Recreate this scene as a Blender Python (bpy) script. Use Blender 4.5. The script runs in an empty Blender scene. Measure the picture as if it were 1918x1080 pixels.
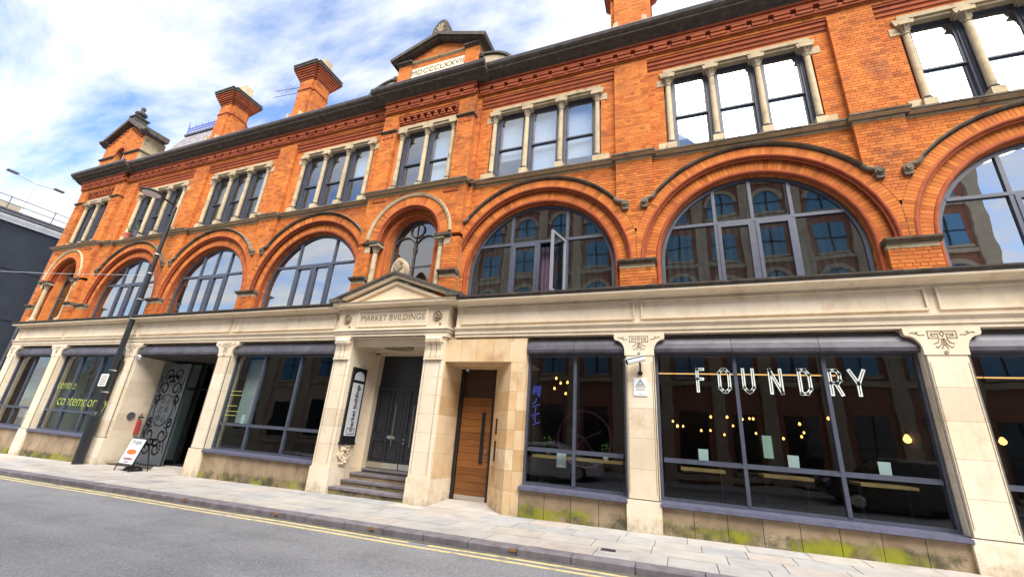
import bpy, bmesh, math, random
from mathutils import Vector, Matrix
random.seed(7)
S = bpy.context.scene
COL = S.collection
R = math.radians
# ------------------------------------------------------------------ camera
cam = bpy.data.cameras.new('camera'); camo = bpy.data.objects.new('camera', cam); COL.objects.link(camo)
right = Vector((0.93247, 0.35465, 0.06868)); fwd = Vector((-0.35643, 0.87239, 0.33452)); up = Vector((0.05871, -0.33641, 0.93988))
CAMP = Vector((-1.7744, -9.3984, 1.4513))
m = Matrix((right, up, -fwd)).transposed().to_4x4(); m.translation = CAMP
camo.matrix_world = m
cam.sensor_width = 36; cam.sensor_fit = 'HORIZONTAL'; cam.lens = 784.5 / 1918 * 36; cam.clip_end = 2000; cam.clip_start = .05
S.camera = camo
# ------------------------------------------------------------------ sky and sun
SUN_EL, SUN_AZ = 52, 147        # azimuth clockwise from +Y; sun stands behind the camera, a little to its right
w = bpy.data.worlds.new('World'); S.world = w; w.use_nodes = True
nt = w.node_tree; nt.nodes.clear()
def N(nt, t, **k):
    n = nt.nodes.new(t)
    for a, b in k.items():
        if a.startswith('i_'):
            n.inputs[a[2:].replace('_', ' ')].default_value = b
        else: setattr(n, a, b)
    return n
sky = N(nt, 'ShaderNodeTexSky', sky_type='NISHITA', sun_disc=False, sun_elevation=R(SUN_EL), sun_rotation=R(SUN_AZ), air_density=1.0, dust_density=.0, ozone_density=2.0)
tc = N(nt, 'ShaderNodeTexCoord'); sx = N(nt, 'ShaderNodeSeparateXYZ'); nt.links.new(tc.outputs['Generated'], sx.inputs[0])
zz = N(nt, 'ShaderNodeMath', operation='MAXIMUM'); zz.inputs[1].default_value = 0.0; nt.links.new(sx.outputs[2], zz.inputs[0])
za = N(nt, 'ShaderNodeMath', operation='ADD'); za.inputs[1].default_value = .22; nt.links.new(zz.outputs[0], za.inputs[0])
dx = N(nt, 'ShaderNodeMath', operation='DIVIDE'); nt.links.new(sx.outputs[0], dx.inputs[0]); nt.links.new(za.outputs[0], dx.inputs[1])
dy = N(nt, 'ShaderNodeMath', operation='DIVIDE'); nt.links.new(sx.outputs[1], dy.inputs[0]); nt.links.new(za.outputs[0], dy.inputs[1])
cx = N(nt, 'ShaderNodeCombineXYZ'); nt.links.new(dx.outputs[0], cx.inputs[0]); nt.links.new(dy.outputs[0], cx.inputs[1])
mp = N(nt, 'ShaderNodeMapping'); mp.inputs['Scale'].default_value = (1.0, 2.0, 1); mp.inputs['Rotation'].default_value = (0, 0, R(35)); mp.inputs['Location'].default_value = (3.1, 1.7, 0)
nt.links.new(cx.outputs[0], mp.inputs[0])
ns = N(nt, 'ShaderNodeTexNoise'); ns.inputs['Scale'].default_value = 1.5; ns.inputs['Detail'].default_value = 6; ns.inputs['Roughness'].default_value = .60; ns.inputs['Distortion'].default_value = .25
nt.links.new(mp.outputs[0], ns.inputs[0])
cr = N(nt, 'ShaderNodeValToRGB'); cr.color_ramp.elements[0].position = .38; cr.color_ramp.elements[1].position = .58
cr.color_ramp.elements[0].color = (.10, .10, .10, 1); cr.color_ramp.elements[1].color = (1, 1, 1, 1)
nt.links.new(ns.outputs[0], cr.inputs[0])
skm = N(nt, 'ShaderNodeMix', data_type='RGBA', blend_type='MULTIPLY'); skm.inputs[0].default_value = 1.0
skm.inputs[7].default_value = (.75, .98, 1.2, 1); nt.links.new(sky.outputs[0], skm.inputs[6])
mx = N(nt, 'ShaderNodeMix', data_type='RGBA'); nt.links.new(cr.outputs[0], mx.inputs[0]); nt.links.new(skm.outputs[2], mx.inputs[6]); mx.inputs[7].default_value = (4.5, 4.62, 4.85, 1)
bg = N(nt, 'ShaderNodeBackground'); bg.inputs['Strength'].default_value = .14; nt.links.new(mx.outputs[2], bg.inputs[0])
out = N(nt, 'ShaderNodeOutputWorld'); nt.links.new(bg.outputs[0], out.inputs[0])
sl = bpy.data.lights.new('sun', 'SUN'); sl.energy = 4.6; sl.angle = R(50); sl.color = (1, .96, .9)
so = bpy.data.objects.new('sun', sl); COL.objects.link(so)
az = R(SUN_AZ); el = R(SUN_EL)
so.rotation_euler = Vector((-math.sin(az) * math.cos(el), -math.cos(az) * math.cos(el), -math.sin(el))).to_track_quat('-Z', 'Y').to_euler()
S.view_settings.view_transform = 'Standard'; S.view_settings.look = 'None'; S.view_settings.exposure = 0.98; S.view_settings.gamma = 1
S.view_settings.use_curve_mapping = False
S.cycles.max_bounces = 6; S.cycles.transparent_max_bounces = 24; S.cycles.diffuse_bounces = 3; S.cycles.glossy_bounces = 3
# ------------------------------------------------------------------ materials
def base(name, col, rough=.8, **k):
    m = bpy.data.materials.new(name); m.use_nodes = True
    b = m.node_tree.nodes['Principled BSDF']; b.inputs['Base Color'].default_value = (*col, 1); b.inputs['Roughness'].default_value = rough
    for a, v in k.items(): b.inputs[a.replace('_', ' ')].default_value = v
    return m
def noisy(name, c1, c2, rough=.85, scale=3., detail=8, bump=.0, bscale=40., lo=.35, hi=.65, rnd=0., rndcol=None, tone=False, extra=None, spec=.3, c3=None, c3scale=.7, c3lo=.55, c3hi=.7):
    """two colours mixed by world-space noise; optional per-object / per-face tone, a third blotch colour, a bump"""
    m = bpy.data.materials.new(name); m.use_nodes = True; t = m.node_tree; b = t.nodes['Principled BSDF']
    b.inputs['Roughness'].default_value = rough; b.inputs['Specular IOR Level'].default_value = spec
    g = N(t, 'ShaderNodeNewGeometry')
    n = N(t, 'ShaderNodeTexNoise'); n.inputs['Scale'].default_value = scale; n.inputs['Detail'].default_value = detail; n.inputs['Roughness'].default_value = .62
    t.links.new(g.outputs['Position'], n.inputs['Vector'])
    r = N(t, 'ShaderNodeMapRange'); r.inputs[1].default_value = lo; r.inputs[2].default_value = hi; t.links.new(n.outputs[0], r.inputs[0])
    x = N(t, 'ShaderNodeMix', data_type='RGBA'); x.inputs[6].default_value = (*c1, 1); x.inputs[7].default_value = (*c2, 1); t.links.new(r.outputs[0], x.inputs[0])
    o = x.outputs[2]
    if c3:
        n3 = N(t, 'ShaderNodeTexNoise'); n3.inputs['Scale'].default_value = c3scale; n3.inputs['Detail'].default_value = 7; n3.inputs['Roughness'].default_value = .65
        t.links.new(g.outputs['Position'], n3.inputs['Vector'])
        r3 = N(t, 'ShaderNodeMapRange'); r3.inputs[1].default_value = c3lo; r3.inputs[2].default_value = c3hi; t.links.new(n3.outputs[0], r3.inputs[0])
        x3 = N(t, 'ShaderNodeMix', data_type='RGBA'); x3.inputs[7].default_value = (*c3, 1); t.links.new(o, x3.inputs[6]); t.links.new(r3.outputs[0], x3.inputs[0]); o = x3.outputs[2]
    if tone or rnd:
        oi = N(t, 'ShaderNodeObjectInfo'); v = oi.outputs['Random']
        if tone:
            at = N(t, 'ShaderNodeAttribute', attribute_name='tone'); ad = N(t, 'ShaderNodeMath', operation='ADD'); t.links.new(v, ad.inputs[0]); t.links.new(at.outputs['Fac'], ad.inputs[1])
            fr = N(t, 'ShaderNodeMath', operation='FRACT'); t.links.new(ad.outputs[0], fr.inputs[0]); v = fr.outputs[0]
        ramp = N(t, 'ShaderNodeValToRGB'); ramp.color_ramp.interpolation = 'LINEAR'
        cs = rndcol or [(1 - rnd,) * 3, (1 + rnd,) * 3]
        e = ramp.color_ramp.elements
        while len(e) < len(cs): e.new(.5)
        for i, c in enumerate(cs): e[i].position = i / (len(cs) - 1); e[i].color = (*c, 1)
        t.links.new(v, ramp.inputs[0])
        mm = N(t, 'ShaderNodeMix', data_type='RGBA', blend_type='MULTIPLY'); mm.inputs[0].default_value = 1; t.links.new(o, mm.inputs[6]); t.links.new(ramp.outputs[0], mm.inputs[7]); o = mm.outputs[2]
    if extra: o = extra(t, g, o)
    t.links.new(o, b.inputs['Base Color'])
    if bump:
        nb = N(t, 'ShaderNodeTexNoise'); nb.inputs['Scale'].default_value = bscale; nb.inputs['Detail'].default_value = 5; t.links.new(g.outputs['Position'], nb.inputs['Vector'])
        bp = N(t, 'ShaderNodeBump'); bp.inputs['Strength'].default_value = bump; bp.inputs['Distance'].default_value = .01; t.links.new(nb.outputs[0], bp.inputs['Height']); t.links.new(bp.outputs[0], b.inputs['Normal'])
    return m
M = {}
BT = [(.62, .61, .66), (.84, .80, .79), (.94, .91, .9), (1, 1, 1), (1.0, 1.02, 1.0), (1.05, 1.1, 1.05), (1.14, 1.28, 1.3)]
M['brick'] = noisy('brick', (.61, .190, .038), (.48, .130, .030), .9, 2.2, tone=True, rndcol=BT, bump=.5, bscale=60, c3=(.17, .060, .032), c3scale=.9, c3lo=.54, c3hi=.82)
M['mortar'] = noisy('mortar', (.47, .21, .085), (.38, .16, .06), .95, 5)
M['brick_red'] = noisy('brick_red', (.40, .095, .032), (.28, .065, .026), .85, 4, tone=True, rndcol=BT, bump=.3, bscale=50)
def streak(t, g, o):
    mp = N(t, 'ShaderNodeMapping'); mp.inputs['Scale'].default_value = (3.2, 3.2, .8); t.links.new(g.outputs['Position'], mp.inputs[0])
    n = N(t, 'ShaderNodeTexNoise'); n.inputs['Scale'].default_value = 1.0; n.inputs['Detail'].default_value = 9; n.inputs['Roughness'].default_value = .7; t.links.new(mp.outputs[0], n.inputs['Vector'])
    r = N(t, 'ShaderNodeMapRange'); r.inputs[1].default_value = .50; r.inputs[2].default_value = .80; r.inputs[4].default_value = .38; t.links.new(n.outputs[0], r.inputs[0])
    x = N(t, 'ShaderNodeMix', data_type='RGBA'); x.inputs[7].default_value = (.40, .30, .19, 1); t.links.new(r.outputs[0], x.inputs[0]); t.links.new(o, x.inputs[6])
    n2 = N(t, 'ShaderNodeTexNoise'); n2.inputs['Scale'].default_value = 9; n2.inputs['Detail'].default_value = 8; n2.inputs['Roughness'].default_value = .75; t.links.new(g.outputs['Position'], n2.inputs['Vector'])
    r2 = N(t, 'ShaderNodeMapRange'); r2.inputs[1].default_value = .62; r2.inputs[2].default_value = .74; r2.inputs[4].default_value = .55; t.links.new(n2.outputs[0], r2.inputs[0])
    x2 = N(t, 'ShaderNodeMix', data_type='RGBA'); x2.inputs[7].default_value = (.26, .20, .13, 1); t.links.new(r2.outputs[0], x2.inputs[0]); t.links.new(x.outputs[2], x2.inputs[6])
    s_ = N(t, 'ShaderNodeSeparateXYZ'); t.links.new(g.outputs['Position'], s_.inputs[0])
    gx = N(t, 'ShaderNodeMath', operation='MULTIPLY_ADD'); gx.inputs[1].default_value = -.0177; t.links.new(s_.outputs[0], gx.inputs[0]); t.links.new(s_.outputs[2], gx.inputs[2])
    hz = N(t, 'ShaderNodeMapRange'); hz.inputs[1].default_value = .55; hz.inputs[2].default_value = -.02; hz.inputs[3].default_value = -.25; hz.inputs[4].default_value = .25; t.links.new(gx.outputs[0], hz.inputs[0])
    n4 = N(t, 'ShaderNodeTexNoise'); n4.inputs['Scale'].default_value = 5; n4.inputs['Detail'].default_value = 9; n4.inputs['Roughness'].default_value = .72; t.links.new(g.outputs['Position'], n4.inputs['Vector'])
    ad = N(t, 'ShaderNodeMath', operation='ADD'); t.links.new(n4.outputs[0], ad.inputs[0]); t.links.new(hz.outputs[0], ad.inputs[1])
    r4 = N(t, 'ShaderNodeMapRange'); r4.inputs[1].default_value = .52; r4.inputs[2].default_value = .85; r4.inputs[4].default_value = .75; t.links.new(ad.outputs[0], r4.inputs[0])
    x4 = N(t, 'ShaderNodeMix', data_type='RGBA'); x4.inputs[7].default_value = (.24, .19, .13, 1); t.links.new(r4.outputs[0], x4.inputs[0]); t.links.new(x2.outputs[2], x4.inputs[6])
    return x4.outputs[2]
M['stone'] = noisy('stone', (.80, .69, .53), (.73, .61, .45), .85, 1.6, bump=.35, bscale=45, rnd=.12, rndcol=[(.86, .83, .78), (1, .98, .95), (1.03, 1.03, 1.03), (1.0, .96, .88)], c3=(.52, .38, .22), c3scale=1.3, c3lo=.58, c3hi=.78, extra=streak)
M['stone_warm'] = noisy('stone_warm', (.74, .58, .38), (.64, .47, .28), .85, 2.2, bump=.35, bscale=45, rnd=.12, rndcol=[(.80, .66, .48), (1.04, 1.0, .94), (1.0, .90, .76), (1.08, 1.08, 1.08), (.92, .74, .52)], c3=(.42, .27, .14), c3scale=1.3, c3lo=.54, c3hi=.74, extra=streak)
M['stone_buff'] = noisy('stone_buff', (.52, .41, .26), (.40, .31, .19), .9, 5, bump=.35, bscale=40, rnd=.1, c3=(.15, .12, .085), c3scale=2.5, c3lo=.56, c3hi=.76)
M['stone_carved'] = noisy('stone_carved', (.42, .33, .22), (.20, .155, .10), .9, 14, bump=.5, bscale=50)
M['soot'] = noisy('soot', (.062, .053, .046), (.115, .096, .076), .9, 6, bump=.4, bscale=30, c3=(.19, .16, .12), c3scale=3, c3lo=.6, c3hi=.78)
M['soot_brown'] = noisy('soot_brown', (.13, .105, .076), (.22, .18, .13), .9, 5, bump=.4, bscale=30, c3=(.045, .038, .033), c3scale=2.2, c3lo=.50, c3hi=.72)
M['dirt_shade'] = base('dirt_shade', (.10, .075, .05), .95)  # dirt and shade of the cut letters, put into one dark colour
def moss(t, g, o):
    n = N(t, 'ShaderNodeTexNoise'); n.inputs['Scale'].default_value = 2.4; n.inputs['Detail'].default_value = 12; n.inputs['Roughness'].default_value = .78; t.links.new(g.outputs['Position'], n.inputs['Vector'])
    s = N(t, 'ShaderNodeSeparateXYZ'); t.links.new(g.outputs['Position'], s.inputs[0])
    gx = N(t, 'ShaderNodeMath', operation='MULTIPLY_ADD'); gx.inputs[1].default_value = -.0177; t.links.new(s.outputs[0], gx.inputs[0]); t.links.new(s.outputs[2], gx.inputs[2])
    hz = N(t, 'ShaderNodeMapRange'); hz.inputs[1].default_value = .42; hz.inputs[2].default_value = .16; hz.inputs[3].default_value = -.22; hz.inputs[4].default_value = .12; t.links.new(gx.outputs[0], hz.inputs[0])
    ad = N(t, 'ShaderNodeMath', operation='ADD'); t.links.new(n.outputs[0], ad.inputs[0]); t.links.new(hz.outputs[0], ad.inputs[1])
    r = N(t, 'ShaderNodeMapRange'); r.inputs[1].default_value = .50; r.inputs[2].default_value = .66; t.links.new(ad.outputs[0], r.inputs[0])
    n2 = N(t, 'ShaderNodeTexNoise'); n2.inputs['Scale'].default_value = 2.6; n2.inputs['Detail'].default_value = 6; t.links.new(g.outputs['Position'], n2.inputs['Vector'])
    r2 = N(t, 'ShaderNodeMapRange'); r2.inputs[1].default_value = .44; r2.inputs[2].default_value = .64; t.links.new(n2.outputs[0], r2.inputs[0])
    mc = N(t, 'ShaderNodeMix', data_type='RGBA'); mc.inputs[6].default_value = (.085, .075, .04, 1); mc.inputs[7].default_value = (.25, .25, .02, 1); t.links.new(r2.outputs[0], mc.inputs[0])
    x = N(t, 'ShaderNodeMix', data_type='RGBA'); t.links.new(r.outputs[0], x.inputs[0]); t.links.new(o, x.inputs[6]); t.links.new(mc.outputs[2], x.inputs[7])
    return x.outputs[2]
M['riser'] = noisy('riser', (.36, .27, .17), (.24, .17, .105), .9, 2.5, bump=.4, bscale=35, rnd=.1, extra=moss)
M['frame'] = noisy('frame', (.075, .083, .115), (.055, .06, .085), .45, 6, spec=.5)
M['sash'] = noisy('sash', (.07, .075, .10), (.05, .052, .07), .5, 6, spec=.5)
M['sash_grey'] = base('sash_grey', (.24, .25, .28), .5)
M['sill'] = noisy('sill', (.105, .105, .155), (.07, .07, .105), .5, 8, spec=.5)
M['lead'] = noisy('lead', (.060, .055, .068), (.11, .10, .12), .42, 3.5, spec=.5, bump=.15, bscale=12)
M['black'] = base('black', (.012, .012, .014), .4)
M['blackpaint'] = noisy('blackpaint', (.012, .014, .016), (.022, .024, .026), .35, 12, spec=.5)
M['doorpaint'] = noisy('doorpaint', (.021, .024, .033), (.014, .015, .02), .42, 6, spec=.5)
M['steel'] = base('steel', (.62, .61, .58), .3, Metallic=1.0)
M['screen'] = noisy('screen', (.092, .105, .118), (.066, .077, .088), .5, 4, spec=.5)
M['white'] = base('white', (.78, .79, .78), .6)
M['paper'] = base('paper', (.8, .82, .82), .7)
M['letter'] = base('letter', (.80, .86, .78), .5)
M['red'] = base('red', (.32, .02, .025), .6)
M['orange'] = base('orange', (.75, .16, .03), .6)
M['lime'] = base('lime', (.40, .46, .08), .5)
M['purple'] = base('purple', (.17, .06, .16), .5)
M['navy'] = base('navy', (.05, .07, .42), .5)
M['slate'] = noisy('slate', (.30, .27, .27), (.20, .18, .19), .7, 8, rnd=.2, tone=True)
M['flag'] = noisy('flag', (.47, .445, .41), (.385, .36, .33), .85, 2.5, bump=.25, bscale=30, rndcol=[(.84, .88, .95), (1.02, 1.0, .97), (1.02, .94, .88), (.95, .97, 1.0), (1.1, 1.05, .98)], rnd=.1, c3=(.22, .2, .18), c3scale=1.1, c3lo=.56, c3hi=.8)
M['joint'] = noisy('joint', (.13, .12, .10), (.19, .17, .14), .95, 10)
M['kerb'] = noisy('kerb', (.22, .20, .21), (.14, .12, .135), .8, 5, bump=.4, bscale=30, rnd=.12)
M['line'] = noisy('line', (.72, .58, .29), (.62, .49, .24), .8, 6, bump=.3, bscale=80, c3=(.24, .21, .17), c3scale=4, c3lo=.52, c3hi=.70)
M['pin'] = noisy('pin', (.40, .19, .05), (.20, .13, .09), .8, 30)
def grit(t, g, o):
    v = N(t, 'ShaderNodeTexVoronoi'); v.inputs['Scale'].default_value = 70; t.links.new(g.outputs['Position'], v.inputs['Vector'])
    s = N(t, 'ShaderNodeSeparateColor'); t.links.new(v.outputs['Color'], s.inputs[0])
    r = N(t, 'ShaderNodeMapRange'); r.inputs[1].default_value = .0; r.inputs[2].default_value = 1; r.inputs[3].default_value = .74; r.inputs[4].default_value = 1.30; t.links.new(s.outputs[0], r.inputs[0])
    x = N(t, 'ShaderNodeMix', data_type='RGBA', blend_type='MULTIPLY'); x.inputs[0].default_value = 1; t.links.new(o, x.inputs[6]); t.links.new(r.outputs[0], x.inputs[7])
    v2 = N(t, 'ShaderNodeTexVoronoi'); v2.inputs['Scale'].default_value = 5; t.links.new(g.outputs['Position'], v2.inputs['Vector'])
    r2 = N(t, 'ShaderNodeMapRange'); r2.inputs[1].default_value = .050; r2.inputs[2].default_value = .030; r2.inputs[4].default_value = .35; t.links.new(v2.outputs['Distance'], r2.inputs[0])
    x2 = N(t, 'ShaderNodeMix', data_type='RGBA'); x2.inputs[7].default_value = (.42, .42, .43, 1); t.links.new(r2.outputs[0], x2.inputs[0]); t.links.new(x.outputs[2], x2.inputs[6])
    mp = N(t, 'ShaderNodeMapping'); mp.inputs['Scale'].default_value = (.12, 1.3, 1); t.links.new(g.outputs['Position'], mp.inputs[0])
    n = N(t, 'ShaderNodeTexNoise'); n.inputs['Scale'].default_value = 1; n.inputs['Detail'].default_value = 6; t.links.new(mp.outputs[0], n.inputs['Vector'])
    r3 = N(t, 'ShaderNodeMapRange'); r3.inputs[1].default_value = .35; r3.inputs[2].default_value = .65; r3.inputs[3].default_value = .92; r3.inputs[4].default_value = 1.08; t.links.new(n.outputs[0], r3.inputs[0])
    x3 = N(t, 'ShaderNodeMix', data_type='RGBA', blend_type='MULTIPLY'); x3.inputs[0].default_value = 1; t.links.new(x2.outputs[2], x3.inputs[6]); t.links.new(r3.outputs[0], x3.inputs[7])
    return x3.outputs[2]
M['asphalt'] = noisy('asphalt', (.245, .243, .248), (.215, .213, .218), .85, .9, bump=.6, bscale=90, extra=grit, c3=(.185, .184, .19), c3scale=.9, c3lo=.52, c3hi=.72)
M['gutter'] = noisy('gutter', (.10, .10, .075), (.17, .16, .13), .9, 6, bump=.3)
M['wood'] = None
def woodmat(name, c1, c2):
    m = bpy.data.materials.new(name); m.use_nodes = True; t = m.node_tree; b = t.nodes['Principled BSDF']; b.inputs['Roughness'].default_value = .45
    g = N(t, 'ShaderNodeNewGeometry'); mp = N(t, 'ShaderNodeMapping'); mp.inputs['Scale'].default_value = (1.2, 1.2, 22); t.links.new(g.outputs['Position'], mp.inputs[0])
    n = N(t, 'ShaderNodeTexNoise'); n.inputs['Scale'].default_value = 1.5; n.inputs['Detail'].default_value = 7; t.links.new(mp.outputs[0], n.inputs['Vector'])
    oi = N(t, 'ShaderNodeObjectInfo'); ad = N(t, 'ShaderNodeMath', operation='MULTIPLY_ADD'); ad.inputs[1].default_value = .35; t.links.new(oi.outputs['Random'], ad.inputs[0]); t.links.new(n.outputs[0], ad.inputs[2])
    r = N(t, 'ShaderNodeMapRange'); r.inputs[1].default_value = .4; r.inputs[2].default_value = .95; t.links.new(ad.outputs[0], r.inputs[0])
    x = N(t, 'ShaderNodeMix', data_type='RGBA'); x.inputs[6].default_value = (*c1, 1); x.inputs[7].default_value = (*c2, 1); t.links.new(r.outputs[0], x.inputs[0]); t.links.new(x.outputs[2], b.inputs['Base Color'])
    return m
M['wood'] = woodmat('wood', (.27, .10, .021), (.13, .045, .011))
M['wood_shaded'] = woodmat('wood_shaded', (.06, .026, .010), (.03, .013, .006))  # darker copy of the wood: recess shade put into the transom panel's colour
M['table'] = woodmat('table', (.50, .30, .12), (.38, .2, .08))
def glassmat(name, tint, ior, rough=0.0):
    m = bpy.data.materials.new(name); m.use_nodes = True; t = m.node_tree; t.nodes.clear()
    f = N(t, 'ShaderNodeFresnel'); f.inputs[0].default_value = ior
    tr = N(t, 'ShaderNodeBsdfTransparent'); tr.inputs[0].default_value = (*tint, 1)
    gl = N(t, 'ShaderNodeBsdfGlossy'); gl.inputs['Roughness'].default_value = rough; gl.inputs[0].default_value = (1, 1, 1, 1)
    g = N(t, 'ShaderNodeNewGeometry'); nb = N(t, 'ShaderNodeTexNoise'); nb.inputs['Scale'].default_value = 1.6; nb.inputs['Detail'].default_value = 1; t.links.new(g.outputs['Position'], nb.inputs['Vector'])
    bp = N(t, 'ShaderNodeBump'); bp.inputs['Strength'].default_value = .02; bp.inputs['Distance'].default_value = .1; t.links.new(nb.outputs[0], bp.inputs['Height']); t.links.new(bp.outputs[0], gl.inputs['Normal'])
    x = N(t, 'ShaderNodeMixShader'); 
    inv = N(t, 'ShaderNodeMath', operation='SUBTRACT'); inv.inputs[0].default_value = 1; t.links.new(g.outputs['Backfacing'], inv.inputs[1])     # the pane mirrors at its outer face only
    fm = N(t, 'ShaderNodeMath', operation='MULTIPLY'); t.links.new(f.outputs[0], fm.inputs[0]); t.links.new(inv.outputs[0], fm.inputs[1])
    t.links.new(fm.outputs[0], x.inputs[0]); t.links.new(tr.outputs[0], x.inputs[1]); t.links.new(gl.outputs[0], x.inputs[2])
    o = N(t, 'ShaderNodeOutputMaterial'); t.links.new(x.outputs[0], o.inputs[0]); return m
M['glass'] = glassmat('glass', (.66, .72, .72), 2.7)
M['glass_shop'] = glassmat('glass_shop', (.80, .86, .85), 1.85)
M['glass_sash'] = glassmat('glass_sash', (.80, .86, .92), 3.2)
M['glass_bright'] = glassmat('glass_bright', (.55, .70, .70), 5.5)  # same arch glass, reflectance raised to put paler sky reflections into it
def emis(name, col, s):
    m = base(name, col, .4); b = m.node_tree.nodes['Principled BSDF']; b.inputs['Emission Color'].default_value = (*col, 1); b.inputs['Emission Strength'].default_value = s; return m
M['bulb'] = emis('bulb', (1, .42, .10), 3.0)
M['strip'] = emis('strip', (1, .5, .16), .8)
M['neon'] = emis('neon', (.10, .02, .08), .05)
M['rear'] = emis('rear', (.55, .75, .62), .3)  # bright door at the bar's back: its brightness put in as glow
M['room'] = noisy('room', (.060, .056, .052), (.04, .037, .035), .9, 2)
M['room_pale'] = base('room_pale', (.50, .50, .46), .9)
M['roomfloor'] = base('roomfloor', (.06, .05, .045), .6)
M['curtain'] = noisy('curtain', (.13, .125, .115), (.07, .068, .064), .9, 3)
M['curtain_purple'] = base('curtain_purple', (.11, .065, .10), .9)
M['blind'] = base('blind', (.72, .74, .76), .9)
M['cladding'] = noisy('cladding', (.030, .037, .050), (.022, .027, .037), .6, 1.2)
M['whitemetal'] = noisy('whitemetal', (.62, .63, .64), (.50, .51, .52), .6, 2)
M['opp_brick'] = noisy('opp_brick', (.36, .17, .11), (.26, .12, .085), .9, 3)
M['opp_stone'] = noisy('opp_stone', (.50, .42, .31), (.38, .31, .23), .9, 2)
M['opp_glass'] = base('opp_glass', (.10, .27, .45), .15)
M['car_white'] = base('car_white', (.72, .73, .74), .25, Coat_Weight=.5)
M['car_black'] = base('car_black', (.012, .012, .014), .22, Coat_Weight=.6)
M['tyre'] = base('tyre', (.02, .02, .02), .8)
M['carglass'] = base('carglass', (.02, .025, .03), .06)
M['leaf'] = noisy('leaf', (.06, .12, .03), (.10, .17, .04), .7, 20)
M['terracotta'] = base('terracotta', (.42, .10, .05), .8)
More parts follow.
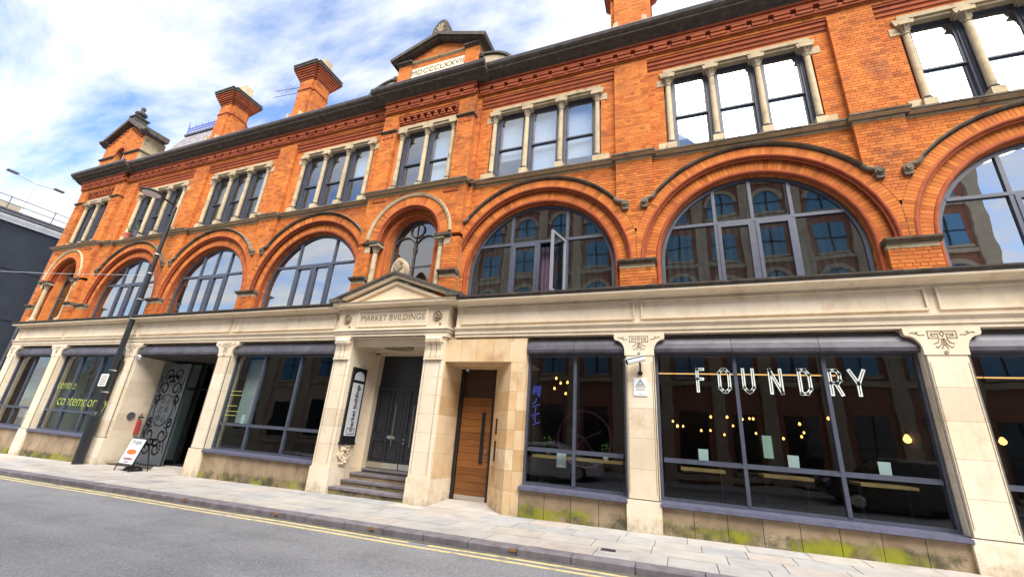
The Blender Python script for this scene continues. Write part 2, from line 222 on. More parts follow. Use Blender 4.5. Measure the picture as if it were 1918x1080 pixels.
# ------------------------------------------------------------------ mesh builder
def gz(x): return .0177 * x        # the street climbs gently to the right
class MB:
    def __init__(s): s.v = []; s.f = []; s.t = []
    def face(s, pts, tone=0.):
        i = len(s.v); s.v += [tuple(p) for p in pts]; s.f.append(tuple(range(i, i + len(pts)))); s.t.append(tone)
    def mesh8(s, p, tone=0., skip=()):
        i = len(s.v); s.v += [tuple(q) for q in p]
        for k, q in enumerate(((0, 1, 2, 3), (7, 6, 5, 4), (0, 4, 5, 1), (1, 5, 6, 2), (2, 6, 7, 3), (3, 7, 4, 0))):
            if k in skip: continue
            s.f.append(tuple(i + a for a in q)); s.t.append(tone)
    def box(s, x0, x1, y0, y1, z0, z1, tone=0., skip=()):
        s.mesh8([(x0, y0, z0), (x1, y0, z0), (x1, y0, z1), (x0, y0, z1), (x0, y1, z0), (x1, y1, z0), (x1, y1, z1), (x0, y1, z1)], tone, skip); return s
    def prism(s, pts, y0, y1, tone=0.):      # polygon in x,z extruded along y
        n = len(pts); i = len(s.v)
        s.v += [(x, y0, z) for x, z in pts] + [(x, y1, z) for x, z in pts]
        s.f += [tuple(range(i, i + n)), tuple(range(i + 2 * n - 1, i + n - 1, -1))]; s.t += [tone, tone]
        for k in range(n):
            a, b = i + k, i + (k + 1) % n; s.f.append((b, a, a + n, b + n)); s.t.append(tone)
        return s
    def prof(s, pts, x0, x1, tone=0.):       # polygon in y,z extruded along x
        n = len(pts); i = len(s.v)
        s.v += [(x0, y, z) for y, z in pts] + [(x1, y, z) for y, z in pts]
        s.f += [tuple(range(i, i + n)), tuple(range(i + 2 * n - 1, i + n - 1, -1))]; s.t += [tone, tone]
        for k in range(n):
            a, b = i + k, i + (k + 1) % n; s.f.append((a, b, b + n, a + n)); s.t.append(tone)
        return s
    def profy(s, pts, y0, y1):               # polygon in x,z is prism; this one: polygon in x,y extruded along z
        n = len(pts); i = len(s.v)
        s.v += [(x, y, y0) for x, y in pts] + [(x, y, y1) for x, y in pts]
        s.f += [tuple(range(i, i + n)), tuple(range(i + 2 * n - 1, i + n - 1, -1))]; s.t += [0, 0]
        for k in range(n):
            a, b = i + k, i + (k + 1) % n; s.f.append((a, b, b + n, a + n)); s.t.append(0)
        return s
    def sweep(s, path, prof, closed=True):   # path: (x, z, nx, nz); prof: (r, y)
        n = len(prof); i = len(s.v)
        for (x, z, nx, nz) in path:
            s.v += [(x + r * nx, y, z + r * nz) for r, y in prof]
        for k in range(len(path) - 1):
            for j in range(n if closed else n - 1):
                a = i + k * n + j; b = i + k * n + (j + 1) % n
                s.f.append((a, b, b + n, a + n)); s.t.append(0)
        if closed:
            s.f.append(tuple(range(i, i + n))); s.f.append(tuple(range(i + len(path) * n - 1, i + (len(path) - 1) * n - 1, -1))); s.t += [0, 0]
        return s
    def lathe(s, cx, cy, pr, n=14, axis='z'):
        i = len(s.v)
        for r, z in pr:
            for k in range(n):
                a = 2 * math.pi * k / n
                s.v.append((cx + r * math.cos(a), cy + r * math.sin(a), z) if axis == 'z' else (cx + r * math.cos(a), z, cy + r * math.sin(a)))
        for q in range(len(pr) - 1):
            for k in range(n):
                a = i + q * n + k; b = i + q * n + (k + 1) % n
                s.f.append((a, b, b + n, a + n)); s.t.append(0)
        s.f.append(tuple(range(i + n - 1, i - 1, -1))); s.f.append(tuple(range(i + (len(pr) - 1) * n, i + len(pr) * n))); s.t += [0, 0]
        return s
    def tube(s, pts, r, n=6, r2=None):
        pts = [Vector(p) for p in pts]; i = len(s.v); L = len(pts)
        for q, p in enumerate(pts):
            d = (pts[min(q + 1, L - 1)] - pts[max(q - 1, 0)]).normalized()
            u = d.cross(Vector((0, 0, 1)) if abs(d.z) < .9 else Vector((1, 0, 0))).normalized(); v = d.cross(u)
            rr = r if r2 is None else r + (r2 - r) * q / (L - 1)
            for k in range(n):
                a = 2 * math.pi * k / n; s.v.append(tuple(p + u * rr * math.cos(a) + v * rr * math.sin(a)))
        for q in range(L - 1):
            for k in range(n):
                a = i + q * n + k; b = i + q * n + (k + 1) % n; s.f.append((a, b, b + n, a + n)); s.t.append(0)
        s.f.append(tuple(range(i + n - 1, i - 1, -1))); s.f.append(tuple(range(i + (L - 1) * n, i + L * n))); s.t += [0, 0]
        return s
    def ribbon(s, pts, wd, y0, y1, ext=.45):          # flat stroke in the x,z plane
        for a, b in zip(pts[:-1], pts[1:]):
            d = Vector((b[0] - a[0], b[1] - a[1])); L = d.length
            if L < 1e-6: continue
            d /= L; n = Vector((-d.y, d.x)) * wd / 2; e = d * wd * ext
            s.prism([(a[0] - e.x + n.x, a[1] - e.y + n.y), (a[0] - e.x - n.x, a[1] - e.y - n.y), (b[0] + e.x - n.x, b[1] + e.y - n.y), (b[0] + e.x + n.x, b[1] + e.y + n.y)], y0, y1)
        return s
    def mesh(s, name, mat, fix=True, smooth=False):
        me = bpy.data.meshes.new(name); me.from_pydata(s.v, [], s.f)
        if any(s.t):
            at = me.attributes.new('tone', 'FLOAT', 'FACE'); at.data.foreach_set('value', s.t)
        if fix:
            b = bmesh.new(); b.from_mesh(me); bmesh.ops.recalc_face_normals(b, faces=b.faces); b.to_mesh(me); b.free()
        if smooth: me.shade_smooth()
        if mat: me.materials.append(M[mat] if isinstance(mat, str) else mat)
        return me
    def build(s, name, mat, parent=None, fix=True, smooth=False):
        if name == 'pane':          # old panes never sit quite true
            a, b_ = random.uniform(-.006, .006), random.uniform(-.006, .006); cx_ = sum(v[0] for v in s.v) / len(s.v); cz_ = sum(v[2] for v in s.v) / len(s.v)
            s.v = [(x, y + a * (x - cx_) + b_ * (z - cz_), z) for x, y, z in s.v]
        return ob(name, s.mesh(name, mat, fix, smooth), parent)
def ob(name, me, parent=None, loc=None, rot=None):
    o = bpy.data.objects.new(name, me); COL.objects.link(o)
    if parent: o.parent = parent
    if loc: o.location = loc
    if rot: o.rotation_euler = rot
    return o
def tag(o, label, cat, group=None):
    o['label'] = label; o['category'] = cat
    if group: o['group'] = group
    return o
def struct(o): o['kind'] = 'structure'; return o
def stuff(o): o['kind'] = 'stuff'; return o
def empty(name, label=None, cat=None, group=None, loc=None):
    o = ob(name, None, None, loc)
    if label: tag(o, label, cat, group)
    return o
def text(body, size, mat, name, parent, mtx, ext=.004, align='CENTER', bold=0., spacing=1.0):
    c = bpy.data.curves.new(name, 'FONT'); c.body = body; c.size = size; c.align_x = align; c.align_y = 'CENTER'; c.extrude = ext; c.offset = bold; c.space_character = spacing; c.resolution_u = 3
    t = bpy.data.objects.new(name, c); COL.objects.link(t); bpy.context.view_layer.update()
    me = bpy.data.meshes.new_from_object(t.evaluated_get(bpy.context.evaluated_depsgraph_get()))
    bpy.data.objects.remove(t); bpy.data.curves.remove(c)
    me.transform(mtx); me.materials.clear(); me.materials.append(M[mat]); me.name = name
    return ob(name, me, parent)
def front(x, y, z, sx=1.): return Matrix.Translation((x, y, z)) @ Matrix.Diagonal((sx, 1, 1, 1)) @ Matrix.Rotation(R(90), 4, 'X')
def arcpath(c, zs, n=36, leg=None, a0=180., a1=0.):
    p = []
    if leg is not None: p.append((c, leg, -1, 0))
    for k in range(n + 1):
        a = R(a0 + (a1 - a0) * k / n); p.append((c, zs, math.cos(a), math.sin(a)))
    if leg is not None: p.append((c, leg, 1, 0))
    return p
def circ(r0, y0, rad, n=8): return [(r0 + rad * math.cos(2 * math.pi * k / n), y0 + rad * math.sin(2 * math.pi * k / n)) for k in range(n)]
# ================================================================== SETTING: ground, road, pavement
YK = -2.68
X0, X1 = -46., 14.
def strip(name, mat, y0, y1, off0, off1, x0=X0, x1=X1, th=.3):
    b = MB(); b.mesh8([(x0, y0, gz(x0) + off0 - th), (x1, y0, gz(x1) + off0 - th), (x1, y0, gz(x1) + off0), (x0, y0, gz(x0) + off0), (x0, y1, gz(x0) + off1 - th), (x1, y1, gz(x1) + off1 - th), (x1, y1, gz(x1) + off1), (x0, y1, gz(x0) + off1)])
    return struct(b.build(name, mat))
b = MB(); b.face([(-900, -900, -18), (900, -900, 14), (900, 900, 14), (-900, 900, -18)]); struct(b.build('ground', 'asphalt', fix=False))
road = strip('road', 'asphalt', -11.6, YK - .01, -.10, -.115, x0=-70, x1=45)
strip('far_pavement', 'flag', -15, -11.6, .0, .0, x0=-70, x1=45)
strip('side_street', 'asphalt', -.2, 60, -.03, -.03, x0=-38, x1=-29.6)
pav = strip('pavement', 'joint', YK + .22, .15, -.012, -.012, x0=-29.8, x1=X1)
def yline(yc, x0, x1, wd=.075, name='yellow_line'):
    b = MB(); n = 40
    for k in range(n):
        a = x0 + (x1 - x0) * k / n; c = x0 + (x1 - x0) * (k + 1) / n
        w1 = yc + .012 * math.sin(a * 1.3); w2 = yc + .012 * math.sin(c * 1.3)
        za = gz(a) - .109; zc = gz(c) - .109
        b.mesh8([(a, w1 - wd / 2, za - .01), (c, w2 - wd / 2, zc - .01), (c, w2 - wd / 2, zc), (a, w1 - wd / 2, za), (a, w1 + wd / 2, za - .01), (c, w2 + wd / 2, zc - .01), (c, w2 + wd / 2, zc), (a, w1 + wd / 2, za)], skip=(2,))
    b.build(name, 'line', road)
yline(-2.83, -40, -5.9); yline(-2.83, -5.55, 8); yline(-3.02, -40, 8)
b = MB(); b.mesh8([(-40, YK - .10, gz(-40) - .2), (8, YK - .10, gz(8) - .2), (8, YK - .10, gz(8) - .110), (-40, YK - .10, gz(-40) - .110), (-40, YK + .02, gz(-40) - .2), (8, YK + .02, gz(8) - .2), (8, YK + .02, gz(8) - .108), (-40, YK + .02, gz(-40) - .108)]); b.build('gutter', 'gutter', road)
# kerb stones, one by one
x = -34.
while x < 6.5:
    L = random.uniform(.76, .92); g = .007; dzt = random.uniform(-.006, .004); yo = random.uniform(-.008, .006)
    b = MB(); a, c = x + g, x + L - g; y0 = YK + yo; y1 = YK + .225
    za, zc = gz(a) + dzt, gz(c) + dzt; bv = .018
    pa = [(y0, -.2), (y0 - .0, -bv), (y0 + bv, 0), (y1, 0), (y1, -.2)]
    i = len(b.v); b.v += [(a, p, za + q) for p, q in pa] + [(c, p, zc + q) for p, q in pa]
    for k in range(5): b.f.append((k, (k + 1) % 5, (k + 1) % 5 + 5, k + 5)); b.t.append(0)
    b.f += [(0, 1, 2, 3, 4), (9, 8, 7, 6, 5)]; b.t += [0, 0]
    b.build('kerbstone', 'kerb', pav); x += L
for xc in (-11.6, -8.95, -6.75, -4.2):
    b = MB(); b.box(xc - .05, xc + .05, YK - .011, YK + .004, gz(xc) - .055, gz(xc) - .012); b.build('kerb_mark', 'pin', pav)
# flagstones
yrows = [YK + .235, -1.86, -1.28, -.74, -.02]
for r in range(4):
    x = -29.6 + random.uniform(0, .5)
    while x < 7.5:
        L = random.choice((.62, .75, .9, 1.05)) * random.uniform(.95, 1.06); g = .006
        y0, y1 = yrows[r] + g, yrows[r + 1] - g; a, c = x + g, min(x + L, 7.6) - g
        d = [random.uniform(-.004, .003) for _ in range(4)]
        b = MB(); b.mesh8([(a, y0, gz(a) - .08), (c, y0, gz(c) - .08), (c, y0, gz(c) + d[0]), (a, y0, gz(a) + d[1]), (a, y1, gz(a) - .08), (c, y1, gz(c) - .08), (c, y1, gz(c) + d[2]), (a, y1, gz(a) + d[3])], skip=(1, 2))
        b.build('flagstone', 'flag', pav, fix=False); x += L
b = MB(); b.box(-3.02, -2.80, -2.06, -1.93, gz(-2.9) - .02, gz(-2.9) + .008)
dc = b.build('drain_cover', 'lead', None); tag(dc, 'small square metal cover set into the paving flags', 'drain cover')
b = MB()
for k in range(5): b.box(-2.995 + k * .04, -2.975 + k * .04, -2.045, -1.945, gz(-2.9) + .008, gz(-2.9) + .012)
b.build('grille_bar', 'black', dc)
# ================================================================== THE BRICK BUILDING
BLD = empty('brick_building', 'long orange brick and cream stone building with arched windows and chimneys', 'building')
WB = [-22.81, -17.81, -12.81, -5., 0., 5.]
DC, HC, DH, HHW = -8.92, -27.42, 1.74, 1.80
PIERS = [-20.31, -15.31, -2.5, 2.5]
ZS, RO, RV = 5.5, 2.38, 2.61
YP, YN = -.12, -.30
MAINR = [(HC + HHW, DC - DH), (DC + DH, 7.6)]
bricks = []; back = MB()
def cut(ivs, a, b):
    o = []
    for p, q in ivs:
        if b <= p or a >= q: o.append((p, q)); continue
        if a > p: o.append((p, a))
        if b < q: o.append((b, q))
    return o
def lay(z0, z1, ivf, y, dp=.05, course=0, depth_back=.30, bond=0.):
    n = max(1, round((z1 - z0) / .075)); h = (z1 - z0) / n
    for i in range(n):
        za, zb = z0 + i * h, z0 + (i + 1) * h; zl, zu = za + .0045, zb - .0045
        A, B_ = ivf(zl), ivf(zu)
        if len(A) != len(B_): A = B_ = ivf((zl + zu) / 2)
        k = course + i; header = (k % 4 == 3); pitch = .1125 if header else .225; off = (.056 if header else (.1125 if k % 2 else 0.)) + bond
        for (a0, b0), (a1, b1) in zip(A, B_):
            if min(b0 - a0, b1 - a1) < .02: continue
            back.mesh8([(a0 + .003, y + .009, za), (b0 - .003, y + .009, za), (b1 - .003, y + .009, zb), (a1 + .003, y + .009, zb), (a0 + .003, y + depth_back, za), (b0 - .003, y + depth_back, za), (b1 - .003, y + depth_back, zb), (a1 + .003, y + depth_back, zb)], skip=(1, 2, 4))
            lo, hi = max(a0, a1), min(b0, b1); js = []
            q = math.ceil((lo + .05 - off) / pitch) * pitch + off
            while q < hi - .05: js.append(q); q += pitch
            ed = [(a0, a1)] + [(q, q) for q in js] + [(b0, b1)]
            for s in range(len(ed) - 1):
                l0, l1 = ed[s]; r0, r1 = ed[s + 1]
                e0 = 0 if s == 0 else .0045; e1 = 0 if s == len(ed) - 2 else .0045
                dd = .13 if s in (0, len(ed) - 2) else dp
                bricks.append((l0 + e0, l1 + e0, r0 - e1, r1 - e1, zl, zu, y + random.uniform(-.0015, .0015), dd))
# pier plane: below the imposts, spandrels, second floor pilasters, frieze
P1 = [(HC + HHW, -24.92)] + [(p - .39, p + .39) for p in PIERS] + [(7.11, 7.6)]
lay(4.70, 5.33, lambda z: P1, YP)
def sp(z):
    iv = MAINR
    for c in WB:
        h = math.sqrt(max(0, RV * RV - (z - ZS) ** 2)) if z < ZS + RV else 0
        if z > 7.17: h = max(h, 2.06)
        if h > 0: iv = cut(iv, c - h, c + h)
    return iv
lay(5.52, 8.29, sp, YP)
def pn(z):
    o = []
    for c in WB:
        h = math.sqrt(max(0, 2.64 ** 2 - (z - ZS) ** 2)) if z < ZS + 2.64 else 0
        if h <= 0: o.append((c - 2.06, c + 2.06))
        elif h < 2.0: o += [(c - 2.06, c - h), (c + h, c + 2.06)]
    return o
lay(7.17, 8.29, pn, .0)
def pl2(z):
    iv = MAINR
    for c in WB: iv = cut(iv, c - 2.06, c + 2.06)
    return iv
lay(8.44, 11.58, pl2, YP, course=1)
def pw(z):
    o = []
    for c in WB: o += [(c - 2.06, c - 1.67), (c + 1.67, c + 2.06)] if z < 11.05 else [(c - 2.06, c + 2.06)]
    return o
lay(8.44, 11.05, pw, .0); lay(11.05, 11.14, pw, .0)
lay(11.48, 11.58, lambda z: [(c - 2.06, c + 2.06) for c in WB], -.12)
lay(11.58, 12.04, lambda z: MAINR, -.15, course=2)
# narrow projecting bays
def narrow_bricks(c, hw):
    def f1(z): return [(c - hw, c - 1.27), (c + 1.27, c + hw)]
    lay(4.70, 5.42, f1, YN)
    lay(5.60, 6.60, f1, YN)
    def f2(z):
        zz = z - 6.75; h = math.sqrt(max(0, 1.37 ** 2 - zz * zz)) if zz < 1.37 else 0
        return [(c - hw, c - h), (c + h, c + hw)] if h > 0 else [(c - hw, c + hw)]
    lay(6.72, 8.29, f2, YN)
    lay(8.44, 11.58, lambda z: [(c - hw, c - 1.16), (c + 1.16, c + hw)], YN)
    lay(11.05, 11.14, lambda z: [(c - 1.16, c + 1.16)], -.16)
    lay(11.44, 11.58, lambda z: [(c - 1.16, c + 1.16)], -.29)
    lay(11.58, 12.04, lambda z: [(c - hw, c + hw)], -.33)
narrow_bricks(DC, DH); narrow_bricks(HC, HHW)
# attic blocks above the cornice of the two narrow bays
for c, hw, zt in ((DC, 1.62, 13.80), (HC, 1.62, 14.35)):
    if c == DC:
        lay(12.40, zt, lambda z: [(c - hw, c - 1.08), (c + 1.08, c + hw)], -.26)
        lay(12.40, zt, lambda z: [(c - 1.08, c + 1.08)], -.20)
        def tri(z): h = 1.45 - (z - 13.92) / .40 * 1.05; return [(c - h, c + h)] if h > .08 else []
        lay(13.90, 14.40, tri, -.22)
    else:
        def hg(z):
            iv = [(c - hw, c + hw)]
            h = .36 if z < 13.55 else math.sqrt(max(0, .36 ** 2 - (z - 13.55) ** 2))
            return cut(iv, c - h, c + h) if z < 13.90 else iv
        lay(12.40, zt, hg, -.22)
        def tri2(z): h = 1.55 - (z - 14.35) / .95 * 1.5; return [(c - h, c + h)] if h > .08 else []
        lay(14.35, 15.25, tri2, -.22)
WALL = back.build('brick_wall', 'mortar', BLD, fix=False)
bricks.sort(key=lambda q: (Vector(((q[0] + q[2]) / 2, q[6], q[4])) - CAMP).length)
cache = {}; rest = MB(); nb = 0
for (l0, l1, r0, r1, zl, zu, y, dd) in bricks:
    if nb < 300 and abs(l0 - l1) < 1e-4 and abs(r0 - r1) < 1e-4:
        key = (round(r0 - l0, 3), round(zu - zl, 3), dd)
        if key not in cache:
            b = MB(); w_, h_ = key[0], key[1]; e = .004
            b.v = [(0, e, 0), (w_, e, 0), (w_, e, h_), (0, e, h_), (e, 0, e), (w_ - e, 0, e), (w_ - e, 0, h_ - e), (e, 0, h_ - e), (0, dd, 0), (w_, dd, 0), (w_, dd, h_), (0, dd, h_)]
            b.f = [(4, 5, 6, 7), (0, 1, 5, 4), (1, 2, 6, 5), (2, 3, 7, 6), (3, 0, 4, 7), (0, 8, 9, 1), (1, 9, 10, 2), (2, 10, 11, 3), (3, 11, 8, 0)]; b.t = [0] * 9
            cache[key] = b.mesh('brick', 'brick')
        ob('brick', cache[key], WALL, (l0, y, zl)); nb += 1
    else:
        rest.mesh8([(l0, y, zl), (r0, y, zl), (r1, y, zu), (l1, y, zu), (l0, y + dd, zl), (r0, y + dd, zl), (r1, y + dd, zu), (l1, y + dd, zu)], tone=random.random(), skip=(1,))
stuff(rest.build('brickwork', 'brick', WALL, fix=False))
# ------------------------------------------------------------------ arches of the wide bays
def vous(r0, r1, da, y, d=.05):
    b = MB(); a = da / 2
    b.prism([(r0 * math.cos(-a), r0 * math.sin(-a)), (r1 * math.cos(-a), r1 * math.sin(-a)), (r1 * math.cos(a), r1 * math.sin(a)), (r0 * math.cos(a), r0 * math.sin(a))], y, y + d); return b
def addrot(dst, src, c, zs, ang, tone):
    i = len(dst.v); ca, sa = math.cos(ang), math.sin(ang)
    dst.v += [(c + x * ca - z * sa, y, zs + x * sa + z * ca) for x, y, z in src.v]
    for f in src.f: dst.f.append(tuple(i + k for k in f)); dst.t.append(tone)
nv = 0; vcache = {}
def arch(c, zs, r_roll, r_out, r_in, r_sof, yp, yi, ys, leg, limL, limR, single, nh):
    global nv
    A = MB()
    A.sweep(arcpath(c, zs), [(r_roll - .01, yp - .004), (r_roll + .02, yp + .012), (r_roll + .02, yi + .15), (r_in + .05, yi + .15), (r_in + .05, yi + .006), (r_roll - .045, yi + .006), (r_roll - .045, yp + .03)])
    A.sweep(arcpath(c, zs), circ(r_roll - .005, yp + .01, .036))
    A.sweep(arcpath(c, zs), circ(r_roll - .062, yp + .055, .026))
    A.sweep(arcpath(c, zs, leg=leg), [(r_in + .17, yi), (r_in + .17, yi + .25), (r_sof, ys), (r_sof, yi + .06), (r_in - .03, yi)])
    A.sweep(arcpath(c, zs, leg=leg), circ(r_in, yi + .015, .042))
    o = A.build('arch', 'brick_red', BLD, smooth=False)
    bed = MB(); path = []
    for k in range(61):
        a = math.pi * k / 60; ca = math.cos(a); lim = limR if ca > 0 else limL
        path.append((a, min(r_out, (lim + .008) / max(abs(ca), 1e-3))))
    for (a, ra), (a2, rb) in zip(path[:-1], path[1:]):
        if ra < r_roll + .02 or rb < r_roll + .02: continue
        P = lambda r, t: (c + r * math.cos(t), yp + .007, zs + r * math.sin(t))
        bed.face([P(r_roll, a), P(ra, a), P(rb, a2), P(r_roll, a2)])
    bed.build('mortar_bed', 'mortar', o, fix=False)
    da = math.pi / nh; joined = MB()
    for k in range(nh):
        a = (k + .5) * da; ca = math.cos(a); lim = limR if ca > 0 else limL
        ro = min(r_out, lim / max(abs(ca), 1e-3)) - .004
        if ro < r_roll + .05: continue
        key = (round(ro, 2), r_roll, nh, yp)
        sg = single and nv < 300 and not (c == 5. and ca > 0)
        if key not in vcache: vcache[key] = [vous(r_roll + .02, ro, da * .90, yp), None]
        if sg:
            if vcache[key][1] is None: vcache[key][1] = vcache[key][0].mesh('voussoir', 'brick')
            ob('voussoir', vcache[key][1], o, (c, 0, zs), (0, -a, 0)); nv += 1
        else: addrot(joined, vcache[key][0], c, zs, a, random.random())
    nb_ = round(math.pi * r_in / .085); v2 = vous(r_in + .045, r_roll - .07, math.pi / nb_ * .88, yi - .002, .03)
    for k in range(nb_): addrot(joined, v2, c, zs, math.pi * (k + .5) / nb_, random.random())
    v3 = vous(r_sof - .004, r_sof + .03, math.pi / nb_ * .88, yi + .075, ys - yi - .09)
    for k in range(nb_): addrot(joined, v3, c, zs, math.pi * (k + .5) / nb_, random.random())
    if leg is not None:
        z = leg + .01
        while z < zs - .05:
            for sgn in (-1, 1):
                xa, xb = sorted((c + sgn * (r_in + .045), c + sgn * (r_in + .165))); joined.box(xa, xb, yi - .002, yi + .02, z, z + .068, random.random())
                xa, xb = sorted((c + sgn * (r_sof - .004), c + sgn * (r_sof + .03))); joined.box(xa, xb, yi + .075, ys - .015, z, z + .068, random.random())
            z += .075
    stuff(joined.build('voussoir_ring', 'brick', o, fix=False))
    return o
def hood(c, zs, r0, r1, yp, yo, aend, stop=True, mat='soot_brown'):
    H = MB(); H.sweep(arcpath(c, zs, 40, None, 180 - aend, aend), [(r0, yp + .05), (r0, yp - .03), (r0 + (r1 - r0) * .35, yp - .05), (r0 + (r1 - r0) * .5, yo + .02), (r1 - .012, yo), (r1, yo + .015), (r1, yp + .12)])
    o = H.build('hood_mould', mat, BLD)
    if stop:
        for s in (-1, 1):
            a = R(aend); x = c + s * r1 * math.cos(a); z = zs + r1 * math.sin(a) - .03; b = MB()
            rm = (r0 + r1) / 2; t0 = Vector((c + s * rm * math.cos(a), yo + .045, zs + rm * math.sin(a))); tx = Vector((s * math.sin(a), 0, -math.cos(a)))
            b.tube([t0 - tx * .06, t0 + tx * .05, t0 + tx * .10 + Vector((s * .05, 0, .01)), t0 + tx * .11 + Vector((s * .15, 0, .005))], .048, 8)
            q = t0 + tx * .11 + Vector((s * .15, 0, -.06))
            b.lathe(q.x, q.z, [(.03, yo - .03), (.05, yo - .03), (.055, yo), (.085, yo), (.09, yo + .08), (.09, yo + .2)], 14, 'y')
            b.box(q.x - .07, q.x + .07, yo + .02, yo + .2, q.z - .15, q.z - .05)
            b.build('scroll_stop', 'soot_brown', o)
    return o
for c in WB:
    limL = 2.17 if c == -5. else 2.495; limR = 2.145 if c == -12.81 else 2.495
    if c == -22.81: limL = 2.61
    arch(c, ZS, RO, RV - .005, 2.04, 1.985, YP, .0, .19, 4.7, limL, limR, c in (0., -5., 5.), 104)
    hood(c, ZS, 2.605, 2.685, YP + .10, YP - .09, 39)
# imposts
def impost(x0, x1, yp, z=5.33):
    b = MB(); b.box(x0 - .004, x1 + .004, yp - .006, yp + .25, z, z + .095); o = b.build('impost', 'stone_buff', BLD)
    b = MB(); b.prof([(yp + .2, z + .095), (yp - .02, z + .095), (yp - .05, z + .115), (yp - .11, z + .15), (yp - .12, z + .185), (yp + .2, z + .20)], x0 - .05, x1 + .05); b.build('cap', 'soot_brown', o)
for p in PIERS: impost(p - .39, p + .39, YP)
impost(HC + HHW + .02, -24.92, YP); impost(7.11, 7.55, YP)
# ------------------------------------------------------------------ string courses, stripes, corbel table, cornices (per run: x0, x1, wall plane)
RUNS = [(-25.62, -10.66, YP), (-7.18, 7.6, YP), (DC - DH, DC + DH, YN), (HC - HHW, HC + HHW, YN)]
NOTCH = []
for c in WB: NOTCH.append((c - 2.06, c + 2.06))
def runs_string():
    out = []
    for x0, x1, yp in RUNS[:2]:
        iv = [(x0, x1)]
        for a, b_ in NOTCH: iv = cut(iv, a + .09, b_ - .09)
        out += [(a, b_, yp) for a, b_ in iv]
        out += [(a + .09, b_ - .09, 0.) for a, b_ in NOTCH if a > x0 - .1 and b_ < x1 + .1]
    for x0, x1, yp in RUNS[2:]: out.append((x0 - .08, x1 + .08, yp))
    return out
for x0, x1, yp in runs_string():
    b = MB(); b.prof([(yp + .2, 8.285), (yp - .012, 8.285), (yp - .012, 8.345), (yp + .2, 8.345)], x0 + (.085 if yp < 0 else -.09), x1 - (.085 if yp < 0 else -.09)); o = b.build('string_course', 'stone_buff', BLD)
    b = MB(); b.prof([(yp + .25, 8.345), (yp - .02, 8.345), (yp - .05, 8.365), (yp - .09, 8.375), (yp - .13, 8.40), (yp - .165, 8.405), (yp - .17, 8.44), (yp + .25, 8.50)], x0, x1); b.build('moulding', 'soot_brown', o)
    b = MB(); b.prof([(yp - .05, 8.352), (yp - .085, 8.368), (yp - .125, 8.385), (yp - .135, 8.40), (yp - .05, 8.40)], x0 + .004, x1 - .004); b.build('bed_mould', 'stone_buff', o)
for c in WB:                                              # three corbelled brick stripes over each triple window
    for k in range(3):
        b = MB(); zb = 11.145 + k * .115; b.box(c - 2.055, c + 2.055, -.03 - .035 * k, .2, zb + .045, zb + .112); b.build('brick_stripe', 'brick_red', BLD)
        b = MB(); b.box(c - 2.055, c + 2.055, -.005 - .03 * k, .2, zb, zb + .045); b.build('brick_recess', 'brick_red', BLD)
def corbel(x0, x1, yp):
    b = MB(); b.box(x0, x1, yp - .05, yp + .1, 11.60, 11.655); o = b.build('corbel_table', 'brick_red', BLD)
    n = round((x1 - x0) / .47); s = (x1 - x0) / n; D = None; E_ = None
    for k in range(n):
        xc = x0 + (k + .5) * s
        b = MB(); b.box(xc - s * .5 + .062, xc + s * .5 - .062, yp - .075, yp + .05, 11.665, 11.745); b.box(xc - s * .5 + .062, xc + s * .5 - .062, yp - .10, yp + .05, 11.765, 11.83); b.box(xc - s * .5 + .055, xc + s * .5 - .055, yp - .055, yp + .05, 11.745, 11.765)
        b.build('dentil', 'brick_red', o)
        b = MB(); b.box(xc + s * .5 - .045, xc + s * .5 + .045, yp - .05, yp + .05, 11.665, 11.74); b.build('corbel_block', 'brick_red', o)
    b = MB(); b.box(x0, x1, yp - .10, yp + .1, 11.835, 11.885); b.box(x0, x1, yp - .07, yp + .1, 11.89, 11.96); b.box(x0, x1, yp - .11, yp + .1, 11.965, 12.035); b.build('brick_band', 'brick_red', o)
def cornice(x0, x1, yp, e0=0, e1=0):
    b = MB(); b.prof([(yp + .4, 12.04), (yp - .12, 12.04), (yp - .15, 12.08), (yp - .24, 12.11), (yp - .27, 12.16), (yp - .40, 12.18), (yp - .41, 12.235), (yp - .45, 12.25), (yp - .50, 12.30), (yp - .51, 12.345), (yp + .4, 12.40)], x0 - e0, x1 + e1)
    o = b.build('cornice', 'soot', BLD)
    b = MB(); b.tube([(x0 - e0, yp - .47, 12.385), (x1 + e1, yp - .47, 12.385)], .05, 8); b.build('gutter', 'lead', o)
    x = x0 + .4
    while x < x1:
        b = MB(); b.lathe(x, yp - .46, [(.03, 12.40), (.03, 12.445), (.018, 12.46)], 6); b.build('gutter_stud', 'lead', o); x += 1.18
for x0, x1, yp in RUNS[:2]: corbel(x0, x1, -.15); cornice(x0, x1, YP)
for x0, x1, yp in RUNS[2:]: corbel(x0, x1, -.33); cornice(x0, x1, YN, .42, .42)
